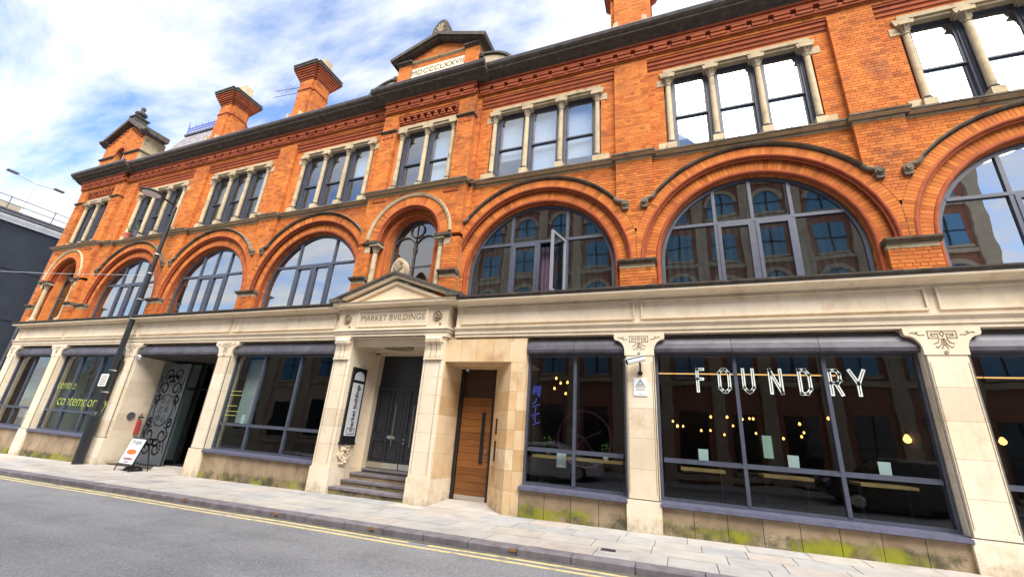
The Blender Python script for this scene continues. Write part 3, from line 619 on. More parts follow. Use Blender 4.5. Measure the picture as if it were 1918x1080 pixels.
# ------------------------------------------------------------------ columns and second-floor windows
def column(cx, cy, z0, z1, r=.072, mat='stone_buff', cap=True, ab='soot', plinth=.25, hc=.25):
    b = MB(); b.lathe(cx, cy, [(r, z0 + plinth), (r * .96, (z0 + z1) / 2), (r * .88, z1 - hc)], 14); o = b.build('column', mat, BLD, smooth=False)
    b = MB(); b.box(cx - r * 1.55, cx + r * 1.55, cy - r * 1.55, cy + r * 1.6, z0, z0 + plinth - .06); b.build('plinth', mat, o)
    b = MB(); b.lathe(cx, cy, [(r * 1.45, z0 + plinth - .06), (r * 1.5, z0 + plinth - .035), (r * 1.2, z0 + plinth - .015), (r * 1.3, z0 + plinth + .005), (r, z0 + plinth + .03)], 14); b.build('base_ring', ab, o)
    zc = z1 - hc; b = MB(); n = 16; i0 = 0; pr = [(.92, 0), (1.12, .03), (.95, .06), (1.05, .10), (1.35, .15), (1.15, .155), (1.25, .19), (1.7, .235), (1.75, hc)]
    for q, (rr, z) in enumerate(pr):
        for k in range(n):
            a = 2 * math.pi * k / n; mod = 1 + (.10 if k % 2 else -.06) * (q > 2) * (1 if q < 7 else .3)
            if q >= 6: mod *= 1 + .12 * abs(math.sin(2 * a))
            b.v.append((cx + r * rr * mod * math.cos(a), cy + r * rr * mod * math.sin(a), zc + z * hc / .25))
    for q in range(len(pr) - 1):
        for k in range(n): b.f.append((q * n + k, q * n + (k + 1) % n, (q + 1) * n + (k + 1) % n, (q + 1) * n + k)); b.t.append(0)
    b.build('capital', 'stone_carved', o)
    b = MB(); w_ = r * 1.85; b.box(cx - w_, cx + w_, cy - w_, cy + w_, z1 - .012, z1 + .045); b.build('abacus', mat, o)
    return o
def sashes(cx, x0, x1, y, z0, z1, zm, blind):
    f = MB(); t = .045
    f.box(x0, x0 + t, y - .05, y + .06, z0, z1); f.box(x1 - t, x1, y - .05, y + .06, z0, z1); f.box(x0 + t, x1 - t, y - .05, y + .06, z1 - t, z1); f.box(x0 + t, x1 - t, y - .05, y + .06, z0, z0 + t)
    o = f.build('sash_window', 'sash', BLD)
    def sash(za, zb, yy, nm):
        b = MB(); s = .042; a, c = x0 + t + .003, x1 - t - .003
        b.box(a, a + s, yy - .02, yy + .02, za, zb); b.box(c - s, c, yy - .02, yy + .02, za, zb); b.box(a + s, c - s, yy - .02, yy + .02, za, za + s); b.box(a + s, c - s, yy - .02, yy + .02, zb - s, zb)
        b.build('sash', 'sash', o)
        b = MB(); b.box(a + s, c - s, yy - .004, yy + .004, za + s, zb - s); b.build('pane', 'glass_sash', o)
    sash(zm, z1 - t, y, 'u'); sash(z0 + t, zm + .035, y + .045, 'l')
    if blind: b = MB(); b.box(x0 + .07, x1 - .07, y + .16, y + .165, blind, z1 - .05); b.build('blind', 'blind', o)
    return o
def triple(c):
    for k in range(4): column(c + 1.0425 * (k - 1.5), -.0, 8.46, 10.735)
    b = MB(); b.box(c - 1.665, c + 1.665, -.055, .25, 10.95, 11.05)
    for k in range(4):
        xc = c + 1.0425 * (k - 1.5); b.prism([(xc - .16, 10.785), (xc + .16, 10.785), (xc + .20, 10.95), (xc - .20, 10.95)], -.055, .25)
    o = b.build('lintel', 'stone_buff', BLD)
    b = MB()
    for k in range(3):
        xc = c + 1.0425 * (k - 1); b.box(xc - .36, xc + .36, -.02, .25, 10.86, 10.95)
        b.box(xc - .40, xc + .40, -.07, .0, 10.925, 10.945)
    b.build('soffit', 'stone_buff', o)
    for s in (-1, 1):
        xa, xb = sorted((c + s * 1.60, c + s * 1.84)); b = MB(); b.box(xa, xb, -.012, .2, 10.55, 10.75); b.build('quoin_stone', 'stone_buff', o)
        xa, xb = sorted((c + s * 1.66, c + s * 1.88)); b = MB(); b.box(xa, xb, -.012, .2, 8.5, 8.72); b.build('quoin_stone', 'stone_buff', o)
    for k in range(3):
        xa = c + 1.0425 * (k - 1.5) + .09; xb = c + 1.0425 * (k - .5) - .09
        w_ = sashes(c, xa, xb, .17, 8.5, 10.86, 9.58, random.choice((8.6, 9.3, 9.0)) if c >= -6 else random.choice((9.7, 0, 0)))
    for k in range(4):
        xc = c + 1.0425 * (k - 1.5); b = MB(); b.box(xc - .092, xc + .092, .09, .25, 8.46, 10.9); b.build('window_post', 'sash', BLD)
for c in WB: triple(c)
# ------------------------------------------------------------------ arched first-floor windows
def arcwin(c, zs, rad, y, mu, ml, zt, zb, casements=(), skip_pane=None, mat='frame', glass='glass'):
    f = MB(); f.sweep(arcpath(c, zs, leg=zb), [(rad - .07, y - .04), (rad + .01, y - .04), (rad + .01, y + .05), (rad - .07, y + .05)])
    top = lambda x: zs + math.sqrt(max(.0001, (rad - .05) ** 2 - x * x))
    for x in mu: f.box(c + x - .035, c + x + .035, y - .045, y + .045, zt + .03, top(abs(x) + .035))
    for x in ml: f.box(c + x - .035, c + x + .035, y - .045, y + .045, zb, zt - .03)
    hw = math.sqrt((rad - .05) ** 2 - max(0, zt - zs) ** 2) if zt > zs else rad - .05
    f.box(c - hw, c + hw, y - .05, y + .05, zt - .035, zt + .035)
    o = f.build('arched_window', mat, BLD)
    for k, (a, b_) in enumerate(casements):
        q = MB(); s = .07; z0, z1 = zb, zt - .04; a += .037; b_ -= .037
        q.box(c + a, c + a + s, y - .06, y + .03, z0, z1); q.box(c + b_ - s, c + b_, y - .06, y + .03, z0, z1); q.box(c + a + s, c + b_ - s, y - .06, y + .03, z1 - s, z1)
        q.build('casement', mat, o)
    def pane(a, b_, z0, z1=None):
        a = max(a, -rad + .05); b_ = min(b_, rad - .05)
        if z1 is None:
            pts = [(c + a, z0), (c + b_, z0)] + [(c + b_ + (a - b_) * k / 12, max(z0 + .01, top(b_ + (a - b_) * k / 12))) for k in range(13)]
        else: pts = [(c + a, z0), (c + b_, z0), (c + b_, z1), (c + a, z1)]
        b = MB(); b.prism(pts, y - .004, y + .004); b.build('pane', glass, o)
    xs = [-rad] + list(mu) + [rad]
    for a, b_ in zip(xs[:-1], xs[1:]):
        lo = max(a, -hw); hi = min(b_, hw)
        pane(lo, hi, zt)
    xs = [-rad] + list(ml) + [rad]
    for k, (a, b_) in enumerate(zip(xs[:-1], xs[1:])):
        if skip_pane == k: continue
        if a == -rad or b_ == rad:          # side light under a curved edge
            pts = []; n = 10
            for q in range(n + 1):
                z = zb + (zt - zb) * q / n; h = rad - .05 if z < zs else math.sqrt((rad - .05) ** 2 - (z - zs) ** 2)
                pts.append((z, h))
            if a == -rad: P = [(c + b_, zb), (c + b_, zt)] + [(c - h, z) for z, h in reversed(pts)]
            else: P = [(c + a, zt), (c + a, zb)] + [(c + h, z) for z, h in pts]
            b = MB(); b.prism(P, y - .004, y + .004); b.build('pane', glass, o)
        else: pane(a, b_, zb, zt)
    return o
ZT = 6.39
M3 = [-.76, 0., .76]
for c in WB:
    if c == -5.:
        aw = arcwin(c, ZS, 1.96, .20, [-.78, .76], M3, ZT, 4.7, [(-.76, 0.)], skip_pane=2)
        # opened casement, swung out towards the street about its right-hand jamb
        b = MB(); hx, s = -5. + .72, .06; L = .70; q = Vector((-.22, -.97, 0)).normalized()
        def swing(u0, u1, z0, z1, th):
            n = Vector((q.y, -q.x, 0)) * th / 2; p0 = Vector((hx, .14, 0)) + q * u0; p1 = Vector((hx, .14, 0)) + q * u1
            return [(*(p0 + n).xy, z0), (*(p1 + n).xy, z0), (*(p1 + n).xy, z1), (*(p0 + n).xy, z1), (*(p0 - n).xy, z0), (*(p1 - n).xy, z0), (*(p1 - n).xy, z1), (*(p0 - n).xy, z1)]
        b.mesh8(swing(0, s, 4.75, 6.33, .06)); b.mesh8(swing(L - s, L, 4.75, 6.33, .06)); b.mesh8(swing(s, L - s, 6.27, 6.33, .06)); b.mesh8(swing(s, L - s, 4.75, 4.81, .06))
        b.build('open_casement', 'sash_grey', aw)
        b = MB(); b.mesh8(swing(s, L - s, 4.81, 6.27, .008)); b.build('pane', 'glass', aw)
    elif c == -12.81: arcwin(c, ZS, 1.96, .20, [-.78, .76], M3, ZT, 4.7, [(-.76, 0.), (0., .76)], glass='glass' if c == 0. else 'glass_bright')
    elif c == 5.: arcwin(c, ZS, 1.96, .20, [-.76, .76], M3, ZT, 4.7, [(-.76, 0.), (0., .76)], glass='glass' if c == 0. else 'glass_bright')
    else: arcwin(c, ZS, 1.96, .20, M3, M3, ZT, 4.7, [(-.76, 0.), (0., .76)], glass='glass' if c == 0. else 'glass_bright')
# ------------------------------------------------------------------ the two narrow bays
def narrow(c, hw):
    zs = 6.75
    o = arch(c, zs, 1.07, 1.365, .86, .80, YN, -.06, .19, None, 9, 9, False, 56)
    for s in (-1, 1):     # jambs below the abacus: nook walls and inner order
        b = MB()
        for (xa, xb, y0, y1) in ((1.0, 1.275, -.05, .3), (.80, 1.0, -.06, .3)):
            p, q = sorted((c + s * xa, c + s * xb)); b.box(p, q, y0, y1, 4.7, zs)
        b.build('jamb', 'brick', o)
        b = MB(); b.tube([(c + s * .86, -.055, 4.7), (c + s * .86, -.055, zs)], .042, 8); b.build('jamb_roll', 'brick_red', o)
    hood(c, zs, 1.365, 1.46, YN, YN - .07, 2, stop=False, mat='stone_buff')
    for s in (-1, 1):
        column(c + s * 1.13, -.20, 4.72, 6.59, r=.085, ab='stone_buff', hc=.22)
        p, q = sorted((c + s * .98, c + s * 1.49)); b = MB(); b.prof([(0, 6.60), (YN - .03, 6.60), (YN - .09, 6.64), (YN - .10, 6.715), (0, 6.72)], p, q); ab = b.build('impost', 'soot', BLD)
        p, q = sorted((c + s * 1.27, c + s * 1.47)); b = MB(); b.box(p, q, YN - .006, -.05, 6.38, 6.60); b.build('quoin_stone', 'stone_buff', ab)
        p, q = sorted((c + s * 1.27, c + s * hw)); impost(p + (0 if s > 0 else .0), q, YN, 5.40)
        p, q = sorted((c + s * 1.02, c + s * 1.5)); b = MB(); b.box(p, q, YN - .02, YN + .05, 8.10, 8.14); b.build('brick_stripe', 'brick_red', BLD)
    # tracery window
    y = .2; f = MB(); rad = .80
    f.sweep(arcpath(c, zs, leg=4.7), [(rad - .06, y - .04), (rad + .01, y - .04), (rad + .01, y + .05), (rad - .06, y + .05)])
    aw = f.build('arched_window', 'frame', BLD)
    t = MB(); t.tube([(c, y - .03, 4.7), (c, y - .03, 6.62)], .035, 8); t.lathe(c, y - .03, [(.035, 6.42), (.06, 6.50), (.065, 6.60)], 8)
    for s in (-1, 1):
        t.tube([(c + s * .385 + .37 * math.cos(R(a)), y - .03, 6.62 + .37 * math.sin(R(a))) for a in range(0, 181, 15)], .027, 6)
    t.tube([(c + .235 * math.cos(R(a)), y - .03, 7.20 + .235 * math.sin(R(a))) for a in range(0, 361, 20)], .027, 6)
    t.box(c - .76, c + .76, y - .02, y + .02, 5.97, 6.02)
    t.build('tracery', 'soot', aw)
    for s in (-1, 1):
        for z0, z1 in ((4.75, 5.97), (6.02, None)):
            p, q = sorted((s * .03, s * .75))
            if z1: P = [(c + p, z0), (c + q, z0), (c + q, z1), (c + p, z1)]
            else: P = [(c + p, z0), (c + q, z0)] + [(c + q + (p - q) * k / 10, zs + math.sqrt(max(.001, .76 ** 2 - (q + (p - q) * k / 10) ** 2))) for k in range(11)]
            b = MB(); b.prism(P, y - .004, y + .004); b.build('pane', 'glass', aw)
    # second floor: two lights
    for k in range(3): column(c + .976 * (k - 1), -.15, 8.46, 10.735)
    b = MB(); b.box(c - 1.155, c + 1.155, -.2, .15, 10.93, 11.05)
    for k in range(3): xc = c + .976 * (k - 1); b.prism([(max(xc - .16, c - 1.155), 10.785), (min(xc + .16, c + 1.155), 10.785), (min(xc + .20, c + 1.155), 10.93), (max(xc - .20, c - 1.155), 10.93)], -.2, .15)
    l = b.build('lintel', 'stone_buff', BLD)
    b = MB()
    for k in range(2): xc = c + .976 * (k - .5); b.box(xc - .33, xc + .33, -.16, .15, 10.85, 10.93)
    b.build('soffit', 'stone_buff', l)
    for k in range(2): sashes(c, c + .976 * (k - 1) + .09, c + .976 * k - .09, .03, 8.5, 10.86, 9.58, 8.6 if (k == 1 and c == DC) else 0)
    for k in range(3): xc = c + .976 * (k - 1); b = MB(); b.box(xc - .092, xc + .092, -.05, .12, 8.46, 10.9); b.build('window_post', 'sash', BLD)
    for s in (-1, 1):
        p, q = sorted((c + s * 1.16, c + s * 1.05)); b = MB(); b.box(p, q, -.14, .1, 8.44, 10.95); b.build('jamb', 'brick', BLD)
        p, q = sorted((c + s * 1.13, c + s * (hw + .03)))
        b = MB(); b.prof([(0, 10.80), (YN - .03, 10.80), (YN - .07, 10.83), (YN - .075, 10.86), (0, 10.87)], p, q); cp = b.build('pilaster_cap', 'soot', BLD)
        for k in range(3): b = MB(); xk = p + (q - p) * (k + 1) / 4; b.box(xk - .012, xk + .012, YN - .015, YN + .02, 10.60, 10.80); b.box(xk - .06, xk + .06, YN - .02, YN + .02, 10.585, 10.615); b.build('brick_drop', 'brick_red', cp)
    b = MB(); b.box(c - 1.15, c + 1.15, -.20, .1, 11.14, 11.19); b.box(c - 1.15, c + 1.15, -.27, .1, 11.37, 11.43); o2 = b.build('corbel_table', 'brick_red', BLD)
    for k in range(9):
        xk = c - 1.06 + k * .265; b = MB(); b.box(xk - .09, xk + .09, -.235, .1, 11.20, 11.27); b.box(xk - .05, xk + .05, -.26, .1, 11.275, 11.36); b.build('dentil', 'brick_red', o2)
narrow(DC, DH); narrow(HC, HHW)
# ------------------------------------------------------------------ shop storey in cream stone
YS = -.20
def ashlar(parent, x0, x1, y0, y1, zs, mat='stone', name='stone_block'):
    for a, c in zip(zs[:-1], zs[1:]):
        b = MB(); b.box(x0, x1, y0, y1, a + .003, c - .003); b.build(name, mat, parent)
def pilaster(xc, hw=.30, left=True, right=True, orn=True):
    zf = gz(xc) - .05
    b = MB(); b.box(xc - hw + .006, xc + hw - .006, YS + .006, .25, zf, 3.3); o = b.build('shop_pilaster', 'joint', BLD)
    zs = [zf, .52, 1.05, 1.62, 2.2, 2.74, 3.28]
    b = MB(); b.box(xc - hw - .02, xc + hw + .02, YS - .022, .2, zf, .50); b.build('stone_block', 'stone', o)
    for a, c in zip(zs[1:-1], zs[2:]):
        b = MB(); ch = .035
        b.profy([(xc - hw, .2), (xc - hw, YS + ch), (xc - hw + ch, YS), (xc + hw - ch, YS), (xc + hw, YS + ch), (xc + hw, .2)], a + .002, c - .002)
        b.build('stone_block', 'stone', o)
    b = MB()
    for s in (-1, 1): b.box(xc + s * (hw - .05) - .006, xc + s * (hw - .05) + .006, YS - .004, YS + .01, .62, 3.15)
    b.build('incised_line', 'stone_carved', o)
    pts = [(xc - hw, 3.28)]; fl = .20
    L = []; n = 8
    for k in range(n + 1):
        t = k / n; a = t * math.pi / 2; L.append((hw + fl * (1 - math.cos(a)), 3.36 + .26 * math.sin(a)))
    rt = [(xc + (h if right else hw), z) for h, z in L] + [(xc + (hw + fl + .02 if right else hw), 3.66), (xc + (hw + fl + .02 if right else hw), 3.75)]
    lf = [(xc - (h if left else hw), z) for h, z in L] + [(xc - (hw + fl + .02 if left else hw), 3.66), (xc - (hw + fl + .02 if left else hw), 3.75)]
    b = MB(); b.prism([(xc - hw, 3.28), (xc + hw, 3.28)] + rt + list(reversed(lf)), YS - .015, .1); cp = b.build('capital', 'stone', o)
    if orn:
        y0, y1 = YS - .021, YS - .01; b = MB(); wd = .013
        for s in (-1, 1):
            K = lambda pts: b.ribbon([(xc + s * x, z) for x, z in pts], wd, y0, y1)
            K([(.03, 3.69), (.19, 3.69), (.19, 3.57), (.06, 3.57), (.06, 3.645), (.145, 3.645), (.145, 3.61), (.095, 3.61)])
            K([(.0, 3.70), (.03, 3.64), (.0, 3.60)])
            K([(.24, 3.625), (.31, 3.625), (.35, 3.65), (.345, 3.675), (.32, 3.675)]); K([(.36, 3.655), (.40, 3.67), (.43, 3.66)])
            K([(.02, 3.56), (.035, 3.46), (.09, 3.40), (.115, 3.42)]); K([(.05, 3.55), (.08, 3.49), (.135, 3.47)]); K([(.0, 3.56), (.01, 3.45), (.04, 3.385)])
        b.lathe(xc, 3.32, [(.028, YS - .03), (.034, YS)], 12, 'y')
        b.build('carved_ornament', 'stone_carved', cp)
    return o
PX = [-20.33, -15.33, -2.51, 2.51, 7.5]
for x in PX: pilaster(x)
pilaster(-25.33); pilaster(-28.95, .28, left=False)
def panes(o, xs, z0, zt, z1, y, glass):
    for a, c in zip(xs[:-1], xs[1:]):
        for p, q in ((z0, zt), (zt, z1)):
            b = MB(); b.box(a, c, y - .004, y + .004, p, q); b.build('pane', glass, o)
def shopwin(x0, x1, mull, zt=1.24, z0=.53, z1=3.34, blind=True, slab=.56, riser=True):
    y = .06; f = MB(); t = .05
    f.box(x0, x0 + t, y - .05, y + .06, z0, z1); f.box(x1 - t, x1, y - .05, y + .06, z0, z1)
    f.box(x0 + t, x1 - t, y - .05, y + .06, z0, z0 + t); f.box(x0 + t, x1 - t, y - .05, y + .06, z1 - .03, z1)
    o = f.build('shop_window', 'frame', BLD)
    for m_ in mull: b = MB(); b.box(m_ - .032, m_ + .032, y - .06, y + .05, z0 + t, z1 - .03); b.build('mullion', 'frame', o)
    b = MB(); xs = [x0 + t] + mull + [x1 - t]
    for a, c in zip(xs[:-1], xs[1:]): b.box(a + .03, c - .03, y - .055, y + .045, zt - .03, zt + .03); b.box(a + .03, c - .03, y - .03, y + .04, zt + .03, zt + .055)
    b.build('transom', 'frame', o)
    panes(o, xs, z0 + t, zt, z1 - .03, y, 'glass_shop')
    b = MB(); b.prof([(y + .05, z0 - .002), (y - .05, z0 - .002), (-.235, z0 - .035), (-.245, z0 - .09), (-.225, z0 - .105), (y + .05, z0 - .105)], x0 - .01, x1 + .01); b.build('sill', 'sill', o)
    if riser:
        n = max(1, round((x1 - x0) / slab)); x = x0 - .01; r = MB(); r.box(x0 - .03, x1 + .03, -.13, .1, gz(x0) - .1, z0 - .105); rr = r.build('stall_riser', 'joint', BLD)
        for k in range(n):
            a = x0 + (x1 - x0) * k / n; c = x0 + (x1 - x0) * (k + 1) / n
            b = MB(); b.box(a + .005, c - .005, -.165 + random.uniform(-.004, .004), -.10, gz(a) - .06, z0 - .107); b.build('stone_slab', 'riser', rr)
    if blind:
        b = MB(); n = 2 if x1 - x0 < 3 else 3; rr = None
        P = [(.1, z1 + .005), (-.10, z1 + .005), (-.155, z1 + .025), (-.165, z1 + .09), (-.14, z1 + .2), (-.095, z1 + .30), (-.05, z1 + .36), (.1, z1 + .40)]
        for k in range(n):
            a = x0 + (x1 - x0) * k / n; c = x0 + (x1 - x0) * (k + 1) / n
            b = MB(); b.prof(P, a + .004, c - .004)
            if rr is None: rr = b.build('blind_box', 'lead', BLD)
            else: b.build('blind_section', 'lead', rr)
    return o
SWB = shopwin(-2.2, 2.2, [-.70, .79]); SWC = shopwin(-5.05, -2.82, [-3.93]); SWE = shopwin(-15.02, -10.76, [-13.72, -12.22])
SWG = shopwin(-25.02, -20.64, [-23.75, -22.35]); SWH = shopwin(-28.66, -25.64, [-27.3]); SWA = shopwin(2.82, 7.19, [4.3, 5.75])
# entablature over the shops
def entab(x0, x1, yo=0.):
    b = MB(); y = YS + yo
    b.prof([(.2, 3.752), (y - .0, 3.752), (y - .0, 3.82), (y - .025, 3.825), (y - .025, 3.90), (y - .04, 3.91), (y - .075, 3.955), (y - .08, 3.99), (y - .01, 4.0), (.2, 4.0)], x0, x1); o = b.build('architrave', 'stone', BLD)
    b = MB(); b.box(x0, x1, y, .2, 4.0, 4.545); f = b.build('frieze', 'stone', BLD)
    b = MB(); b.prof([(.2, 4.545), (y - .02, 4.545), (y - .06, 4.57), (y - .10, 4.60), (y - .22, 4.61), (y - .28, 4.615), (y - .285, 4.655), (.2, 4.655)], x0, x1); b.build('bed_mould', 'stone', o)
    b = MB(); b.prof([(.2, 4.656), (y - .287, 4.656), (y - .295, 4.68), (y - .335, 4.715), (y - .34, 4.745), (.0, 4.79), (.2, 4.79)], x0 - .003, x1 + .003); b.build('cornice', 'soot', o)
    return f
F1 = entab(-29.25, DC - 1.95); F2 = entab(DC + 1.92, 7.6)
def panel(f, x0, x1):
    y = YS; t = .035
    b = MB(); b.box(x0, x1, y - .042, y + .01, 4.07, 4.07 + t); b.box(x0, x1, y - .042, y + .01, 4.49 - t, 4.49); b.box(x0, x0 + t, y - .042, y + .01, 4.07 + t, 4.49 - t); b.box(x1 - t, x1, y - .042, y + .01, 4.07 + t, 4.49 - t)
    p = b.build('panel_frame', 'stone', f)
    n = max(2, round((x1 - x0) / 1.5)); xs = sorted([x0 + t + .004, x1 - t - .004] + [x0 + (x1 - x0) * (k + random.uniform(-.15, .15)) / n for k in range(1, n)])
    for a, c in zip(xs[:-1], xs[1:]):
        b = MB(); b.box(a + .003, c - .003, y - .006 + random.uniform(-.001, .001), y + .01, 4.07 + t + .004, 4.49 - t - .004); b.build('panel_stone', 'stone', f)
for a, c in ((-2.44, 2.44), (2.58, 7.4), (-6.86, -2.58)): panel(F2, a, c)
for a, c in ((-28.9, -25.40), (-25.26, -20.40), (-20.26, -15.40), (-15.26, -10.98)): panel(F1, a, c)
# backing wall of the storey above the windows, and the piece between the door and the window of the third bay
b = MB(); b.box(-29.2, DC - 1.75, .1, .3, 3.34, 4.75); b.box(DC + 1.7, 7.6, .1, .3, 3.34, 4.75); b.build('backing_wall', 'stone', BLD)
# ------------------------------------------------------------------ portal with pediment
PL, PR = (-10.74, -10.16), (-7.80, -7.22)
PORT = empty('portal'); PORT.parent = BLD
b = MB(); b.box(PL[0] + .01, PL[1] - .01, YS - .06, 1.0, -.3, 3.74); b.build('jamb_core', 'joint', PORT); b = MB(); b.box(PR[0] + .01, PR[1] - .01, YS - .06, .78, -.25, 3.74); b.build('jamb_core', 'joint', PORT)
for (a, c), yb in ((PL, 1.0), (PR, .78)):
    zs = [-.28, .42, .98, 1.42, 1.86, 2.30, 2.74, 3.16]
    for k, (p, q) in enumerate(zip(zs[:-1], zs[1:])):
        e = .025 if k == 0 else 0
        b = MB(); b.profy([(a - e, .1), (a - e, YS - .07 + .02), (a - e + .02, YS - .07 - e), (c + e - .02, YS - .07 - e), (c + e, YS - .07 + .02), (c + e, .30), (c + e, .3), (a + .02, .3)], p + .002, q - .002); b.build('stone_block', 'stone', PORT)
        b = MB(); b.box(c - .1 if c < -9 else a + .0, c + e if c < -9 else c + e, .304, yb, p + .002, q - .002); b.build('stone_block', 'stone', PORT)
    b = MB(); b.box(a + .0, c - .0, YS - .07, .9 if c < -9 else .7, 3.16, 3.745); b.build('stone_block', 'stone', PORT)
    xm = (a + c) / 2                                        # console of three rolls
    b = MB()
    for k in (-1, 0, 1):
        xk = xm + k * .155
        b.prof([(YS - .07, 3.18), (YS - .10, 3.18), (YS - .115, 3.25), (YS - .10, 3.40), (YS - .13, 3.52), (YS - .20, 3.60), (YS - .22, 3.68), (YS - .19, 3.74), (YS - .07, 3.74)], xk - .065, xk + .065)
    b.box(xm - .25, xm + .25, YS - .13, YS - .06, 3.165, 3.20); b.box(xm - .25, xm + .25, YS - .19, YS - .06, 3.60, 3.625)
    b.build('console', 'stone', PORT)
    b = MB()
    for s in (-1, 1): b.box(xm + s * .21 - .005, xm + s * .21 + .005, YS - .075, YS - .05, .5, 3.1)
    b.build('incised_line', 'stone_carved', PORT)
b = MB(); b.box(PL[1] - .12, PL[1] + .16, .78, 1.02, .3, 3.6); b.box(PR[0] - .08, PR[0] + .1, .78, 1.02, .3, 3.6); b.box(PL[1], PR[0], .78, 1.02, 3.5, 3.74); b.build('door_surround', 'stone', PORT)
b = MB(); b.box(PL[1], PR[0], -.18, .78, 3.62, 3.74); b.build('ceiling', 'stone', PORT)
b = MB()
for (xa, xb, ya, yb) in ((PL[1], PR[0], -.16, -.06), (PL[1], PR[0], .66, .78), (PL[1], PL[1] + .12, -.06, .66), (PR[0] - .12, PR[0], -.06, .66)): b.box(xa, xb, ya, yb, 3.55, 3.62)
b.build('ceiling_moulding', 'stone', PORT)
b = MB(); n = 24
i = len(b.v)
for r_, z in ((.34, 3.619), (.34, 3.57), (.25, 3.56), (.24, 3.61), (.02, 3.60)):
    for k in range(n): a = 2 * math.pi * k / n; b.v.append((DC - .1 + r_ * 1.35 * math.cos(a), .30 + r_ * .8 * math.sin(a), z))
for q in range(4):
    for k in range(n): b.f.append((q * n + k, q * n + (k + 1) % n, (q + 1) * n + (k + 1) % n, (q + 1) * n + k)); b.t.append(0)
b.build('ceiling_rose', 'stone_carved', PORT)
b = MB(); b.box(PL[0] - .06, PR[1] + .06, YS - .13, .2, 3.75, 3.87); b.box(PL[0] - .09, PR[1] + .09, YS - .16, .2, 3.875, 3.94); b.box(PL[0] - .12, PR[1] + .12, YS - .20, .2, 3.945, 3.985); b.build('architrave', 'stone', PORT)
b = MB(); b.box(PL[1], PR[0], YS - .20, YS - .12, 3.752, 3.775); b.build('lintel_edge', 'soot', PORT)
b = MB(); b.box(PL[0] - .03, PR[1] + .03, YS - .12, .2, 3.99, 4.60); FB = b.build('name_block', 'stone', PORT)
xa, xb = -10.10, -7.80; y = YS - .12
b = MB(); t = .045; b.box(xa, xb, y - .03, y + .01, 4.06, 4.06 + t); b.box(xa, xb, y - .03, y + .01, 4.50, 4.50 + t); b.box(xa, xa + t, y - .03, y + .01, 4.06 + t, 4.50); b.box(xb - t, xb, y - .03, y + .01, 4.06 + t, 4.50); b.build('panel_frame', 'stone', PORT)
text('MARKET BVILDINGS', .235, 'dirt_shade', 'carved_lettering', PORT, front((xa + xb) / 2, y - .003, 4.30, .98), ext=.004, bold=-.004, spacing=1.02)
for xc in (-10.45, -7.50):
    b = MB(); b.lathe(xc, 4.31, [(.13, y - .0), (.135, y - .03), (.115, y - .05), (.10, y - .02), (.085, y - .015), (.07, y - .045), (.04, y - .055), (.03, y - .03)], 16, 'y'); b.build('rosette', 'stone_carved', PORT)
    b = MB(); b.lathe(xc + .1, 4.09, [(.03, y), (.034, y - .02), (.01, y - .03)], 8, 'y'); b.build('boss', 'stone_carved', PORT)
b = MB(); b.prof([(.2, 4.60), (y - .02, 4.60), (y - .07, 4.63), (y - .20, 4.65), (y - .205, 4.70), (y - .24, 4.73), (.2, 4.75)], DC - 2.0, DC + 2.0); b.build('pediment_cornice', 'stone', PORT)
b = MB(); b.prism([(DC - 1.35, 4.752), (DC + 1.35, 4.752), (DC, 5.30)], y - .03, .0); b.build('tympanum', 'stone', PORT)
for s in (-1, 1):
    P = lambda u, d: (DC + s * (2.02 * (1 - u)), 4.75 + .72 * u + d)
    b = MB(); b.prism([P(0, -.02), P(1, -.04), P(1, .04), P(0, .06)], y - .20, .0); b.build('raking_cornice', 'stone', PORT)
    b = MB(); b.prism([P(0, .062), P(1, .042), P(1, .115), P(-.02, .115)], y - .27, .0); b.build('raking_cornice', 'soot', PORT)
    b = MB(); b.prism([(DC + s * 1.62, 4.752), (DC + s * .0, 5.34), (DC + s * .0, 5.26), (DC + s * 1.40, 4.752)], y - .10, y - .02); b.build('raking_moulding', 'stone', PORT)
    p, q = sorted((DC + s * 1.72, DC + s * 2.12)); b = MB(); b.box(p, q, y - .28, .0, 4.752, 4.86); b.build('pediment_end', 'soot', PORT)
def shell(xc, y0, z0, h, w_, name, mat, parent, dep=.22):
    b = MB(); n = 20; pts = []
    for k in range(n + 1):
        t = k / n; a = math.pi * (1.12 - 1.24 * t); pts.append((xc + w_ * math.cos(a) * (1 - .25 * max(0, math.sin(a)) ** 3), z0 + h * .25 + h * .75 * max(-.33, math.sin(a))))
    b.prism(pts, y0, y0 + dep); o = b.build(name, mat, parent)
    b = MB()
    for k in range(7):
        a = R(25 + k * 21.6); b.tube([(xc, y0 - .01, z0 + .06), (xc + w_ * .42 * math.cos(a), y0 - .02, z0 + .08 + h * .42 * math.sin(a)), (xc + w_ * .70 * math.cos(a), y0 - .005, z0 + .10 + h * .62 * math.sin(a))], .022, 5, .034)
    b.build('palmette', 'stone_carved', o); return o
shell(DC, y - .14, 5.53, .50, .23, 'acroterion', 'stone_buff', PORT)
